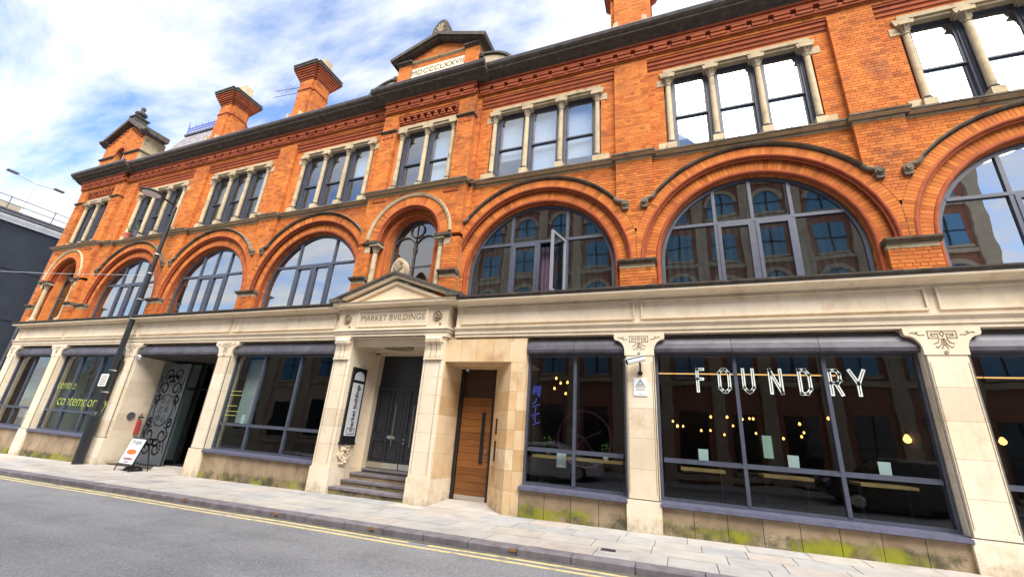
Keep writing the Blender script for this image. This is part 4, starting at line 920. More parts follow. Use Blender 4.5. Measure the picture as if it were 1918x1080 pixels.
# steps and doors
for k, (y0, y1, zt, zb) in enumerate(((-.18, .24, -.005, -.30), (.22, .54, .135, -.1), (.52, .83, .285, 0.), (.81, 1.1, .40, .1))):
    o = None
    b = MB(); b.box(PL[1] + .005, PR[0] - .005 - (0 if k else 0), y0 + .03, y1, zb, zt - .05); b.build('step_riser', 'riser' if k < 3 else 'joint', PORT)
    b = MB(); b.box(PL[1] + .004, PR[0] - .004, y0, y1, zt - .05, zt); b.build('step', 'kerb', PORT)
DOOR = empty('double_door'); DOOR.parent = BLD
b = MB(); b.box(PL[1] + .16, PR[0] - .08, 1.0, 1.04, 2.62, 3.5); b.build('transom_panel', 'doorpaint', DOOR)
xm = (PL[1] + .16 + PR[0] - .08) / 2
for s in (-1, 1):
    a, c = sorted((xm + s * .006, xm + s * 1.05)); b = MB(); b.box(a, c, .985, 1.04, .41, 2.61); leaf = b.build('door_leaf', 'doorpaint', DOOR)
    wd = c - a; xs = [a, a + .10, a + wd / 2 - .05, a + wd / 2 + .05, c - .10, c]
    b = MB()
    for p, q in ((xs[0], xs[1]), (xs[2], xs[3]), (xs[4], xs[5])): b.box(p, q, .96, .985, .41, 2.61)
    for z0, z1 in ((.41, .62), (1.12, 1.32), (2.48, 2.61)): b.box(xs[1], xs[2], .96, .985, z0, z1); b.box(xs[3], xs[4], .96, .985, z0, z1)
    b.build('door_frame', 'doorpaint', leaf)
    b = MB()
    for p, q in ((xs[1], xs[2]), (xs[3], xs[4])):
        for z0, z1 in ((.62, 1.12), (1.32, 2.48)): b.box(p + .03, q - .03, .972, .985, z0 + .03, z1 - .03)
    b.build('door_panel', 'doorpaint', leaf)
    b = MB(); b.box(a + .01, c - .01, .952, .96, .42, .57); b.build('kick_plate', 'steel', leaf)
    xh = xm + s * .30; b = MB(); b.tube([(xh, .90, 1.02), (xh, .90, 2.12)], .014, 8); b.tube([(xh, .90, 1.15), (xh, .96, 1.15)], .01, 6); b.tube([(xh, .90, 2.0), (xh, .96, 2.0)], .01, 6); b.build('pull_handle', 'steel', leaf)
    if s < 0: b = MB(); b.box(xm - .50, xm - .24, .950, .962, 1.19, 1.27); b.build('letter_plate', 'steel', leaf)
    else: b = MB(); b.lathe(xm + .06, 1.20, [(.02, .955), (.02, .94)], 10, 'y'); b.lathe(xm + .06, 1.10, [(.02, .955), (.02, .94)], 10, 'y'); b.build('lock', 'steel', leaf)
# ------------------------------------------------------------------ third bay: door recess with splayed wall
b = MB(); n = 5; a = PR[1]; c = -5.06
for k in range(n):
    p, q = a + (c - a) * k / n, a + (c - a) * (k + 1) / n; bb = MB(); bb.box(p + .003, q - .003, -.17, .05, 3.14, 3.70)
    if k == 0: LN = bb.build('door_lintel', 'stone_warm', BLD)
    else: bb.build('stone_block', 'stone_warm', LN)
b = MB(); b.box(PR[1], -5.06, .05, .9, 3.10, 3.16); b.box(PR[1], -5.06, -.12, .1, 3.70, 3.76); b.build('recess_ceiling', 'stone_warm', BLD)
zs = [-.16, .38, .78, 1.2, 1.62, 2.04, 2.46, 2.88, 3.138]
SPL = None
for p, q in zip(zs[:-1], zs[1:]):
    prev = [(-6.20, .80), (-6.06, .55), (-5.86, .27), (-5.66, .04), (-5.50, -.10), (-5.42, -.165), (-5.06, -.17)]
    b = MB(); b.profy(prev[:5] + [(-5.42, -.168), (-5.24, -.170), (-5.24, .3), (-5.6, .9), (-6.2, .95)], p + .002, q - .002)
    if SPL is None: SPL = b.build('splayed_jamb', 'stone_warm', BLD)
    else: b.build('stone_block', 'stone_warm', SPL)
    b = MB(); b.box(-5.236, -5.055, -.17, .2, p + .002, q - .002); b.build('stone_block', 'stone_warm', SPL)
zs = [-.16, .42, .98, 1.42, 1.86, 2.30, 2.74, 3.138]
for p, q in zip(zs[:-1], zs[1:]): b = MB(); b.box(PR[1] - .2, PR[1] + .012, -.18, .95, p + .002, q - .002); b.build('stone_block', 'stone_warm', SPL)
b = MB(); b.mesh8([(PR[1], -.2, gz(-7) - .1), (-5.2, -.2, gz(-5.2) - .1), (-5.2, -.2, gz(-5.2) + .002), (PR[1], -.2, gz(-7.2) + .002), (PR[1], .95, gz(-7) - .1), (-5.2, .95, gz(-5.2) - .1), (-5.2, .95, .0), (PR[1], .95, -.05)]); struct(b.build('recess_floor', 'flag'))
WD = empty('wooden_door'); WD.parent = BLD
b = MB(); b.box(-7.2, -7.10, .76, .9, -.1, 3.12); b.box(-6.24, -6.16, .76, .9, -.1, 3.12); b.build('door_frame', 'black', WD)
b = MB(); b.box(-7.10, -6.24, .80, .84, 2.38, 3.12); b.build('transom_panel', 'wood_shaded', WD)
z = .02
while z < 2.34:
    h = .165; b = MB(); b.box(-7.09, -6.25, .795, .84, z + .003, min(z + h, 2.37) - .003); b.build('plank', 'wood', WD); z += h
b = MB(); b.box(-7.09, -6.25, .785, .80, -.04, .06); b.build('kick_plate', 'steel', WD)
b = MB(); b.box(-6.50, -6.40, .785, .80, .78, 2.02); b.build('slot_window', 'black', WD)
b = MB(); b.tube([(-6.30, .74, 1.02), (-6.30, .74, 1.14)], .014, 6); b.lathe(-6.30, .96, [(.022, .79), (.022, .765)], 10, 'y'); b.lathe(-6.30, 1.08, [(.022, .79), (.022, .73)], 10, 'y'); b.build('handle', 'steel', WD)
# ------------------------------------------------------------------ left doorway (fifth bay) recess
b = MB(); b.box(-20.3, -20.02, -.1, 1.6, gz(-20) - .05, 3.34); rc = b.build('doorway_wall', 'stone', BLD)
b = MB(); b.box(-15.64, -15.4, -.1, 1.6, gz(-16) - .05, 3.34); b.build('doorway_wall', 'stone', BLD)
for k in range(6):
    z0 = gz(-20) + .0 + k * .56; b = MB(); b.box(-20.02, -20.012, -.1, 1.0, z0 + .003, min(z0 + .557, 3.33)); b.build('stone_block', 'stone', rc)
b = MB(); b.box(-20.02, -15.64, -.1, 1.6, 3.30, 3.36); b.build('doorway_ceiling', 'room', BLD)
b = MB()
P = [(.1, 3.345), (-.10, 3.345), (-.155, 3.365), (-.165, 3.43), (-.14, 3.54), (-.095, 3.64), (-.05, 3.70), (.1, 3.74)]
rr = None
for k in range(3):
    a = -20.02 + 4.38 * k / 3; c = a + 1.46; b = MB(); b.prof(P, a + .004, c - .004)
    if rr is None: rr = b.build('blind_box', 'lead', BLD)
    else: b.build('blind_section', 'lead', rr)
b = MB(); b.mesh8([(-20.02, -.2, gz(-20) - .2), (-15.64, -.2, gz(-15.6) - .2), (-15.64, -.2, gz(-15.6) + .004), (-20.02, -.2, gz(-20) + .004), (-20.02, 1.6, gz(-20) - .2), (-15.64, 1.6, gz(-15.6) - .2), (-15.64, 1.6, gz(-15.6) + .05), (-20.02, 1.6, gz(-20) + .05)]); struct(b.build('doorway_floor', 'flag'))
f = MB(); y = 1.3
for xx in (-20.0, -18.5, -17.1, -15.7): f.box(xx - .04, xx + .04, y - .04, y + .04, -.4, 3.3)
f.box(-19.96, -15.74, y - .04, y + .04, 2.3, 2.38); f.box(-19.96, -15.74, y - .04, y + .04, -.35, -.2); gd = f.build('glazed_doors', 'black', BLD)
for a, c in ((-19.96, -18.54), (-18.46, -17.14), (-17.06, -15.74)):
    b = MB(); b.box(a, c, y - .004, y + .004, -.2, 2.3); b.build('pane', 'glass_shop', gd)
    b = MB(); b.box(a, c, y - .004, y + .004, 2.38, 3.3); b.build('pane', 'glass_shop', gd)
# ------------------------------------------------------------------ attic, pediment, gable, chimneys, roof
AT = empty('attic_pediment'); AT.parent = BLD
c = DC
for s in (-1, 1):
    p, q = sorted((c + s * 1.05, c + s * 1.68)); b = MB(); b.prof([(.3, 13.78), (-.27, 13.78), (-.31, 13.82), (-.36, 13.84), (-.37, 13.89), (.3, 13.90)], p, q); b.build('pier_cap', 'soot', AT)
    P = lambda u, d: (c + s * 1.86 * (1 - u), 13.88 + .70 * u + d)
    b = MB(); b.prism([P(0, .0), P(1, .0), P(1, .14), P(-.02, .14)], -.50, .3); b.build('raking_cornice', 'soot', AT)
    b = MB(); b.prism([P(.05, -.06), P(1, -.07), P(1, -.002), P(.05, -.002)], -.42, .2); b.build('raking_moulding', 'soot', AT)
    n = 12; pts = [(c + s * 1.64, 12.41), (c + s * 2.85, 12.41)] + [(c + s * (1.64 + 1.20 * math.cos(R(90 * k / n))), 12.55 + .72 * math.sin(R(90 * k / n))) for k in range(n + 1)]
    b = MB(); b.prism(pts, -.20, .0); sc = b.build('scroll_wing', 'stone_buff', AT)
    b = MB(); b.sweep([(c + s * 1.64, 12.55, s * math.cos(R(90 * k / n)), math.sin(R(90 * k / n)) * .64) for k in range(n + 1)], [(1.20, -.26), (1.30, -.26), (1.30, .0), (1.20, .0)]); b.build('coping', 'soot', sc)
    b = MB(); b.lathe(c + s * 1.72, 13.32, [(.10, -.27), (.10, -.18)], 14, 'y'); b.lathe(c + s * 1.72, 13.32, [(.05, -.29), (.05, -.26)], 12, 'y'); b.build('volute', 'soot', sc)
b = MB(); b.prof([(.3, 13.78), (-.21, 13.78), (-.26, 13.83), (-.27, 13.86), (.3, 13.87)], c - 1.05, c + 1.05); b.build('cornice', 'stone_buff', AT)
b = MB(); b.box(c - 1.05, c + 1.05, -.235, -.15, 13.10, 13.53); b.build('date_stone', 'stone', AT)
text('MDCCCLXXVII', .31, 'dirt_shade', 'carved_lettering', AT, front(c, -.238, 13.315, 1.02), ext=.004)
b = MB(); b.box(c - 1.62, c + 1.62, .0, .6, 12.40, 13.8); b.prism([(c - 1.7, 13.8), (c + 1.7, 13.8), (c, 14.5)], .0, .6); b.build('attic_core', 'brick', AT)
shell(c, -.36, 14.62, .82, .36, 'acroterion', 'soot', AT)
GB = empty('gable'); GB.parent = BLD; c = HC
for s in (-1, 1):
    P = lambda u, d: (c + s * 1.62 * (1 - u), 14.50 + 1.0 * u + d)
    b = MB(); b.prism([P(0, -.05), P(1, -.05), P(1, .16), P(-.0, .16)], -.46, .5); b.build('raking_cornice', 'soot', GB)
    p, q = sorted((c + s * 1.45, c + s * 2.02)); b = MB(); b.prof([(.6, 14.36), (-.24, 14.36), (-.32, 14.42), (-.40, 14.46), (-.46, 14.52), (-.46, 14.60), (.6, 14.62)], p, q); b.build('kneeler', 'soot', GB)
    p, q = sorted((c + s * .42, c + s * 1.70)); b = MB(); b.prof([(.6, 13.42), (-.24, 13.42), (-.30, 13.46), (-.31, 13.50), (.6, 13.51)], p, q); b.build('string_course', 'soot', GB)
    for k in range(6):
        u = .18 + k * .135; b = MB(); xx, zz = P(u, -.32); b.box(xx - .07, xx + .07, -.26, -.15, zz - .05, zz + .05); b.build('dentil', 'brick_red', GB)
    p, q = sorted((c + s * 1.20, c + s * 1.64)); b = MB(); b.box(p, q, -.30, .2, 12.40, 12.62); b.build('pier_base', 'stone_buff', GB)
    b = MB(); b.box(*sorted((c + s * 1.60, c + s * 1.66)), -.20, .7, 12.4, 14.36); b.build('side_wall', 'stone_buff' if s > 0 else 'brick', GB)
b = MB(); b.sweep(arcpath(c, 13.55, 16), [(.36, -.26), (.50, -.26), (.50, -.1), (.36, -.1)]); b.build('arch', 'brick_red', GB)
b = MB(); b.box(c - .36, c + .36, -.05, -.03, 12.4, 13.9); b.build('pane', 'glass', GB)
b = MB(); b.box(c - .03, c + .03, -.09, -.03, 12.4, 13.9); b.box(c - .36, c + .36, -.09, -.03, 13.15, 13.2); b.build('window_bar', 'whitemetal', GB)
b = MB(); b.box(c - 1.6, c + 1.6, .1, .7, 12.4, 14.36); b.prism([(c - 1.6, 14.36), (c + 1.6, 14.36), (c, 15.3)], .1, .7); b.build('gable_core', 'brick', GB)
b = MB(); b.box(c - .24, c + .24, -.36, .2, 15.42, 15.80); b.box(c - .30, c + .30, -.42, .26, 15.80, 15.86); b.lathe(c, -.1, [(.12, 15.86), (.09, 15.93), (.25, 16.08), (.27, 16.16), (.16, 16.26), (.07, 16.32), (.10, 16.42), (.11, 16.52), (.04, 16.60)], 12); b.build('finial', 'soot', GB)
def chimney(xc, w_):
    yc = .30 + w_; n_ = .12
    def sec(e): return [(xc - w_ - e + n_, yc - w_ - e), (xc + w_ + e - n_, yc - w_ - e), (xc + w_ + e - n_, yc - w_ - e + n_), (xc + w_ + e, yc - w_ - e + n_), (xc + w_ + e, yc + w_ + e - n_), (xc + w_ + e - n_, yc + w_ + e - n_), (xc + w_ + e - n_, yc + w_ + e), (xc - w_ - e + n_, yc + w_ + e), (xc - w_ - e + n_, yc + w_ + e - n_), (xc - w_ - e, yc + w_ + e - n_), (xc - w_ - e, yc - w_ - e + n_), (xc - w_ - e + n_, yc - w_ - e + n_)]
    b = MB(); b.profy(sec(0), 12.3, 15.45); o = b.build('chimney', 'mortar', BLD)
    # brick courses of the shaft: each course a ring of bricks proud of the mortar, joined
    q = MB(); z = 12.35; k = 0
    while z < 15.42:
        S_ = sec(.008)
        for (p0, p1) in zip(S_, S_[1:] + S_[:1]):
            d = Vector((p1[0] - p0[0], p1[1] - p0[1])); L = d.length; d /= L; nn = Vector((d.y, -d.x)) * .03
            off = (.1125 if k % 2 else 0); cuts = [0] + [t for t in [off + j * .225 for j in range(8)] if .05 < t < L - .05] + [L]
            for t0, t1 in zip(cuts[:-1], cuts[1:]):
                A_ = Vector(p0) + d * (t0 + .003); B2 = Vector(p0) + d * (t1 - .003)
                q.mesh8([(*A_, z + .004), (*B2, z + .004), (*B2, z + .071), (*A_, z + .071), (*(A_ - nn), z + .004), (*(B2 - nn), z + .004), (*(B2 - nn), z + .071), (*(A_ - nn), z + .071)], random.random(), skip=(1,))
        z += .075; k += 1
    stuff(q.build('brickwork', 'brick', o, fix=False))
    for k in range(6):
        b = MB(); b.profy(sec(.03 + .045 * k), 15.46 + k * .09, 15.515 + k * .09); b.build('corbel_course', 'brick_red', o)
        b = MB(); b.profy(sec(.01 + .045 * k), 15.515 + k * .09, 15.55 + k * .09); b.build('corbel_joint', 'soot', o)
    b = MB(); b.profy(sec(.04), 14.90, 14.95); b.build('string_course', 'brick_red', o)
    b = MB(); b.profy(sec(.30), 16.0, 16.10); b.profy(sec(.33), 16.10, 16.15); b.build('cap', 'soot', o)
    b = MB(); b.box(xc - w_ * .75, xc + w_ * .75, yc - w_ * .3, yc + w_ * .8, 16.15, 16.42); b.build('chimney_pot', 'soot_brown', o)
    for dx_ in (-.36, .36):
        b = MB(); b.prism([(xc + w_ * dx_ - .19, 16.42), (xc + w_ * dx_ + .19, 16.42), (xc + w_ * dx_ + .16, 16.95), (xc + w_ * dx_ - .16, 16.95)], yc - .10, yc + .30); b.build('chimney_pot', 'stone_buff', o)
    for s in (-1, 1):
        b = MB(); b.prism([(xc + s * w_ * .55, 12.42), (xc + s * (w_ + .28), 12.42), (xc + s * (w_ + .2), 12.75), (xc + s * w_, 13.0), (xc + s * w_ * .8, 13.55), (xc + s * w_ * .6, 13.6)], .14, .29); b.build('base_scroll', 'stone_buff', o)
    return o
for xc, w_ in ((-21.15, .46), (-16.05, .46), (-2.49, .59)): chimney(xc, w_)
b = MB(); b.prof([(-.2, 12.38), (4.8, 13.9), (9.6, 12.38)], -25.4, 7.6); b.build('roof', 'slate', BLD)
RF = MB(); x0, x1 = -25.75, -20.9
RF.v = [(x0, .15, 12.4), (x1, .15, 12.4), (x1 - .3, 1.15, 15.20), (x0 + .45, 1.15, 15.20), (x0, 4, 12.4), (x1, 4, 12.4), (x1 - .3, 3, 15.2), (x0 + .45, 3, 15.2)]
RF.f = [(0, 1, 2, 3), (7, 6, 5, 4), (1, 5, 6, 2), (4, 0, 3, 7), (3, 2, 6, 7)]; RF.t = [0] * 5
mans = RF.build('mansard_roof', 'slate', BLD, fix=False)
sl_ = MB(); nr = 16
for r_ in range(nr):
    u = r_ / nr; z = 12.45 + 2.7 * u; y = .15 + 1.0 * u - .02; xa = x0 + .45 * u; xb = x1 - .3 * u; x = xa + (.12 if r_ % 2 else 0) - .12
    while x < xb - .03:
        p, q = max(x + .006, xa), min(x + .25, xb)
        sl_.mesh8([(p, y - .022, z), (q, y - .022, z), (q, y + .05, z + .2), (p, y + .05, z + .2), (p, y, z), (q, y, z), (q, y + .06, z + .2), (p, y + .06, z + .2)], random.random()); x += .256
stuff(sl_.build('slates', 'slate', mans, fix=False))
b = MB(); b.box(x0 + .4, x1 - .25, 1.05, 1.3, 15.20, 15.30); b.build('ridge', 'lead', mans)
b = MB()
for z in (15.42, 15.55, 15.75): b.tube([(x0 + .4, 1.15, z), (x1 - .3, 1.15, z)], .014, 5)
x = x0 + .45
while x < x1 - .3:
    b.tube([(x, 1.15, 15.3), (x, 1.15, 15.92 if int((x - x0) / .22) % 2 == 0 else 15.8)], .013, 5)
    b.tube([(x + .11 + .07 * math.cos(R(a)), 1.15, 15.65 + .07 * math.sin(R(a))) for a in range(0, 361, 45)], .01, 4); x += .24
b.tube([(x0 + .4, 1.15, 15.3), (x0 + .3, 1.15, 16.2)], .018, 5)
b.build('iron_cresting', 'navy', mans)
# body of the building behind the facade and the rooms
b = MB(); b.box(-29.15, -29.1, .0, 9.5, -.8, 12.4); b.box(7.55, 7.6, .0, 9.5, -.2, 12.4); b.box(-29.1, 7.55, 9.4, 9.5, -.8, 12.4); b.build('rear_and_side_walls', 'mortar', BLD, fix=False)
b = MB()
b.box(-29.1, 7.55, .42, 9.4, 4.40, 4.68); b.box(-29.1, 7.55, .42, 9.4, 8.20, 8.42); b.box(-29.1, 7.55, .42, 9.4, 12.1, 12.25); b.build('floor_slab', 'room_pale', BLD)
b = MB()
for x in (-25.31, -20.31, -15.31, -10.75, -7.15, -2.5, 2.5): b.box(x - .1, x + .1, .42, 4.6, 4.68, 8.2); b.box(x - .1, x + .1, .42, 4.6, 8.42, 12.1)
b.box(-29.1, 7.55, 4.6, 4.7, 4.68, 12.1); b.build('partition', 'room_pale', BLD, fix=False)
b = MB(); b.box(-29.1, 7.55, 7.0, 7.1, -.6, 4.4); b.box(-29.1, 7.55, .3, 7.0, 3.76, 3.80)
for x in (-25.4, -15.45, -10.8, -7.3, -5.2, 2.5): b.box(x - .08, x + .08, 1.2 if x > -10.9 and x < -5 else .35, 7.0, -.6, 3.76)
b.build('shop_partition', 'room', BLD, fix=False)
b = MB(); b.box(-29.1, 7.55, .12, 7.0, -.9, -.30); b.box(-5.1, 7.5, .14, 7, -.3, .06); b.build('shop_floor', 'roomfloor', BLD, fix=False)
b = MB(); b.box(-25.3, -20.4, 2.6, 2.7, -.3, 3.7); b.box(-25.38, -25.3, .4, 2.6, -.3, 3.7); b.box(-28.9, -25.5, 2.2, 2.3, -.3, 3.7); b.build('shop_display_wall', 'room_pale', BLD, fix=False)
# ================================================================== THINGS ON AND IN FRONT OF THE BUILDING
# lettering on the glass: six letters, each of white strokes with a dark line inside
def stroke_letter(ch, x, z, w_, h):
    P = {'F': [[(0, 0), (0, h), (w_, h)], [(0, h * .55), (w_ * .85, h * .55)]],
         'U': [[(0, h), (0, .09), (.05, .02), (w_ / 2, 0), (w_ - .05, .02), (w_, .09), (w_, h)]],
         'N': [[(0, 0), (0, h), (w_, 0), (w_, h)]],
         'D': [[(0, 0), (0, h), (w_ * .6, h), (w_, h - .09), (w_, .09), (w_ * .6, 0), (0, 0)]],
         'R': [[(0, 0), (0, h), (w_ * .7, h), (w_, h - .07), (w_, h * .58), (w_ * .7, h * .47), (0, h * .47)], [(w_ * .5, h * .47), (w_, 0)]],
         'Y': [[(0, h), (w_ / 2, h * .45), (w_ / 2, 0)], [(w_, h), (w_ / 2, h * .45)]],
         'O': [[(.06, 0), (w_ - .06, 0), (w_, .07), (w_, h - .07), (w_ - .06, h), (.06, h), (0, h - .07), (0, .07), (.06, 0)]]}[ch]
    b = MB(); d = MB()
    for s in P: b.ribbon([(x + p, z + q) for p, q in s], .056, .036, .0485); d.ribbon([(x + p, z + q) for p, q in s], .012, .032, .038, 0)
    o = b.build('letter', 'letter', SWB); d.build('inline', 'black', SWB); return o
for ch, (x_, w__) in zip('FOUNDRY', [(-1.399, 0.113), (-0.994, 0.175), (-0.565, 0.167), (-0.105, 0.176), (0.38, 0.158), (0.862, 0.149), (1.172, 0.214)]): stroke_letter(ch, x_, 2.60, w__, .44)
text('contemporary', .58, 'lime', 'window_lettering', SWG, front(-22.75, .048, 1.62, 1.0), ext=.002, bold=-.006)
text('centre', .5, 'lime', 'window_lettering', SWG, front(-24.2, .048, 2.2, 1.0), ext=.002, bold=-.008)
for z, w_ in ((1.5, .5), (1.62, .62), (1.78, .45), (2.1, .6), (2.22, .5)):
    b = MB(); b.box(-14.9, -14.9 + w_, .044, .047, z, z + .014); b.build('window_lettering', 'lime', SWE)
# wall sign in the portal
s = MB(); s.box(-10.158, -10.10, -.08, .46, 1.04, 3.0); sg = s.build('wall_sign', 'black', None)
tag(sg, 'tall black framed sign with pale vertical lettering beside the double door', 'sign')
b = MB(); b.box(-10.10, -10.092, -.02, .40, 1.20, 2.58); b.build('sign_panel', 'whitemetal', sg)
b = MB(); b.v = []; pts = [(-.0, 2.66)] + [(.19 - .19 * math.cos(R(a)), 2.74 + .16 * math.sin(R(a))) for a in range(0, 181, 15)] + [(.38, 2.66)]
i = len(b.v); b.v += [(-10.099, p, z) for p, z in pts] + [(-10.091, p, z) for p, z in pts]; n = len(pts)
b.f.append(tuple(range(n))); b.f.append(tuple(range(2 * n - 1, n - 1, -1)))
for k in range(n): b.f.append((k, (k + 1) % n, (k + 1) % n + n, k + n))
b.t = [0] * len(b.f); b.build('sign_panel', 'whitemetal', sg)
mt = Matrix.Translation((-10.090, .20, 1.93)) @ Matrix.Rotation(R(90), 4, 'Z') @ Matrix.Rotation(R(90), 4, 'X') @ Matrix.Rotation(R(90), 4, 'Z')
text('market buildings', .185, 'black', 'lettering', sg, mt, ext=.003, bold=.003)
b = MB()
for z0, z1, y0, y1 in ((1.24, 1.255, .04, .34), (1.38, 1.395, .04, .34), (1.255, 1.38, .04, .055), (1.255, 1.38, .325, .34), (1.29, 1.35, .17, .185), (1.335, 1.35, .15, .205)): b.box(-10.0915, -10.088, y0, y1, z0, z1)
b.build('logo', 'black', sg)
b = MB(); b.box(-10.16, -10.08, -.10, .48, .98, 1.04); b.build('shelf', 'black', sg)
b = MB(); b.lathe(0, 0, [(.02, .0), (.16, .02), (.12, .05), (.05, .09), (.02, .10)], 14)
cb = MB(); random.seed(3)
for k in range(22):
    a = 2 * math.pi * k / 22; r_ = .12 + .06 * (k % 3); cb.tube([(-10.15, .18 + r_ * .9 * math.cos(a), .74 + r_ * 1.2 * math.sin(a)), (-10.10, .18 + r_ * .7 * math.cos(a + .5), .74 + r_ * math.sin(a + .5))], .045, 6, .028)
cb.tube([(-10.15, .18, .50), (-10.11, .18, .58)], .05, 8, .08)
CBK = cb.build('carved_bracket', 'stone', PORT)
# door-side panels on the splayed jamb
for nm, z0, z1, lab in (('entry_panel', 1.50, 1.86, 'upper small black entry panel on the splayed stone jamb'), ('entry_panel', .92, 1.36, 'lower long black intercom strip on the splayed stone jamb')):
    p0, p1 = Vector((-5.90, .325)), Vector((-5.83, .235)); nn = Vector((-.78, -.62)) * .014; b = MB()
    b.mesh8([(*(p0 + nn), z0), (*(p1 + nn), z0), (*(p1 + nn), z1), (*(p0 + nn), z1), (*(p0 - nn), z0), (*(p1 - nn), z0), (*(p1 - nn), z1), (*(p0 - nn), z1)])
    o = b.build(nm, 'black'); tag(o, lab, 'intercom')
b = MB(); b.lathe(-6.9, .5, [(.04, 3.09), (.05, 3.04), (.02, 3.0)], 10); tag(b.build('dome_camera', 'whitemetal'), 'small white dome camera in the ceiling above the wooden door', 'camera')
# security camera and notice on the right-hand pilaster
cc = empty('security_camera', 'white bullet security camera on the cream pilaster beside the bar window', 'camera')
b = MB(); d = Vector((-.90, -.40, -.30)).normalized(); p = Vector((-2.40, -.34, 3.19)); b.tube([p, p + d * .38], .058, 10); b.build('body', 'white', cc)
b = MB(); b.tube([p + d * .28 + Vector((0, 0, .0)), p + d * .385], .048, 10); b.build('lens', 'black', cc)
b = MB(); q = d.cross(Vector((0, 0, 1))).normalized() * .075; u = Vector((0, 0, .06)); e = p + d * .43
b.mesh8([tuple(p + q + u), tuple(p - q + u), tuple(p - q + u * 1.25), tuple(p + q + u * 1.25), tuple(e + q + u), tuple(e - q + u), tuple(e - q + u * 1.25), tuple(e + q + u * 1.25)]); b.build('sun_shield', 'white', cc)
b = MB(); b.tube([p + d * .12, p + d * .12 + Vector((.02, .03, -.10)), Vector((-2.50, -.215, 2.92))], .02, 8); b.lathe(-2.50, 2.90, [(.05, -.235), (.05, -.20)], 10, 'y'); b.build('bracket', 'black', cc)
nt_ = MB(); nt_.box(-2.64, -2.37, -.216, -.202, 2.44, 2.80); no = nt_.build('notice_plate', 'white'); tag(no, 'white notice with warning triangle fixed to the cream pilaster', 'sign')
b = MB(); b.ribbon([(-2.57, 2.67), (-2.505, 2.775), (-2.44, 2.67), (-2.57, 2.67)], .010, -.220, -.2155); b.ribbon([(-2.53, 2.695), (-2.505, 2.73), (-2.48, 2.705)], .008, -.220, -.2155); b.build('warning_triangle', 'black', no)
b = MB()
for k, (z, w_) in enumerate(((2.645, .22), (2.625, .2), (2.605, .21), (2.57, .16), (2.55, .18), (2.47, .08))): b.box(-2.505 - w_ / 2, -2.505 + w_ / 2, -.2185, -.2155, z, z + .007)
b.build('small_print', 'stone_carved', no)
# street lamp
SL = empty('street_lamp', 'tall black street lamp post leaning over the pavement at the left shop', 'street lamp', loc=(-20.5, -.45, 0))
def at(o): return o
b = MB(); z0 = gz(-20.5) - .02
b.lathe(0, 0, [(.15, z0), (.15, z0 + 1.55), (.13, z0 + 1.62), (.10, z0 + 1.70)], 14); b.build('base', 'blackpaint', SL)
b = MB(); b.lathe(0, 0, [(.098, z0 + 1.70), (.09, 4.0), (.075, 7.0), (.06, 9.35)], 14); b.build('post', 'blackpaint', SL)
for z in (1.95, 2.7, 4.6, 5.35, 6.4, 7.2): b = MB(); b.lathe(0, 0, [(.108, z), (.112, z + .02), (.108, z + .05)], 12); b.build('clamp_band', 'steel', SL)
b = MB(); b.tube([(0, 0, 9.30), (0, -.15, 9.42), (0, -.55, 9.48)], .04, 8); b.build('arm', 'blackpaint', SL)
b = MB(); b.lathe(0, -.92, [(.10, 9.56), (.34, 9.50), (.38, 9.45), (.36, 9.42)], 20); hd = b.build('lamp_head', 'blackpaint', SL)
b = MB(); b.lathe(0, -.92, [(.31, 9.418), (.29, 9.40)], 20); b.build('lens', 'white', hd)
b = MB(); b.box(-.09, .09, .09, .2, 2.75, 3.1); b.build('control_box', 'blackpaint', SL)
b = MB(); b.box(-20.80, -20.36, -.585, -.57, 2.16, 2.58); ps = b.build('parking_sign', 'white'); tag(ps, 'small white parking notice fixed to the black lamp post', 'sign')
b = MB()
for z in (2.50, 2.43, 2.36, 2.29, 2.22): b.box(-20.75, -20.41, -.589, -.585, z, z + .03)
b.build('small_print', 'stone_carved', ps)
# A-board
AB = empty('pavement_sign', 'black A-frame pavement sign with a white poster outside the left doorway', 'sign', loc=(-17.66, -.42, gz(-17.7)))
for s_ in (-1, 1):
    b = MB()
    for xx in (-.36, .36): b.tube([(xx, s_ * .26, 0), (xx, s_ * .03, .95)], .018, 6)
    b.tube([(-.36, s_ * .03, .95), (.36, s_ * .03, .95)], .018, 6); b.tube([(-.36, s_ * .22, .18), (.36, s_ * .22, .18)], .016, 6); b.build('leg_frame', 'black', AB)
b = MB(); b.mesh8([(-.34, -.225, .22), (.34, -.225, .22), (.34, -.06, .92), (-.34, -.06, .92), (-.34, -.210, .22), (.34, -.210, .22), (.34, -.045, .92), (-.34, -.045, .92)]); b.build('poster', 'white', AB)
def tilt(x, z): return Matrix.Translation((x, -.225 + (z - .22) * .2357 - .004, z)) @ Matrix.Rotation(R(76.7), 4, 'X')
text('From', .21, 'black', 'lettering', AB, tilt(0, .82), .001); text('Activation', .11, 'red', 'lettering', AB, tilt(0, .36), .001, bold=.003); text('2016', .10, 'black', 'lettering', AB, tilt(0, .27), .001)
b = MB(); n = 14
b.v = [(0, -.225 + .33 * .2357 - .006, .55)] + [(.24 * math.cos(2 * math.pi * k / n), -.225 + (.33 + .075 * math.sin(2 * math.pi * k / n)) * .2357 - .006, .55 + .075 * math.sin(2 * math.pi * k / n)) for k in range(n)]
b.f = [(0, k + 1, (k + 1) % n + 1) for k in range(n)]; b.t = [0] * n; b.build('picture', 'orange', AB, fix=False)
b = MB()
for k in range(9): a = k * .7; b.lathe(.16 * math.cos(a), .05 + .12 * math.sin(a), [(.10, .0), (.12, .05), (.07, .10), (.02, .13)], 8)
sb = b.build('sandbag', 'black'); sb.location = (-17.66, -.42, gz(-17.7)); tag(sb, 'black weight bag slumped under the pavement sign', 'bag')
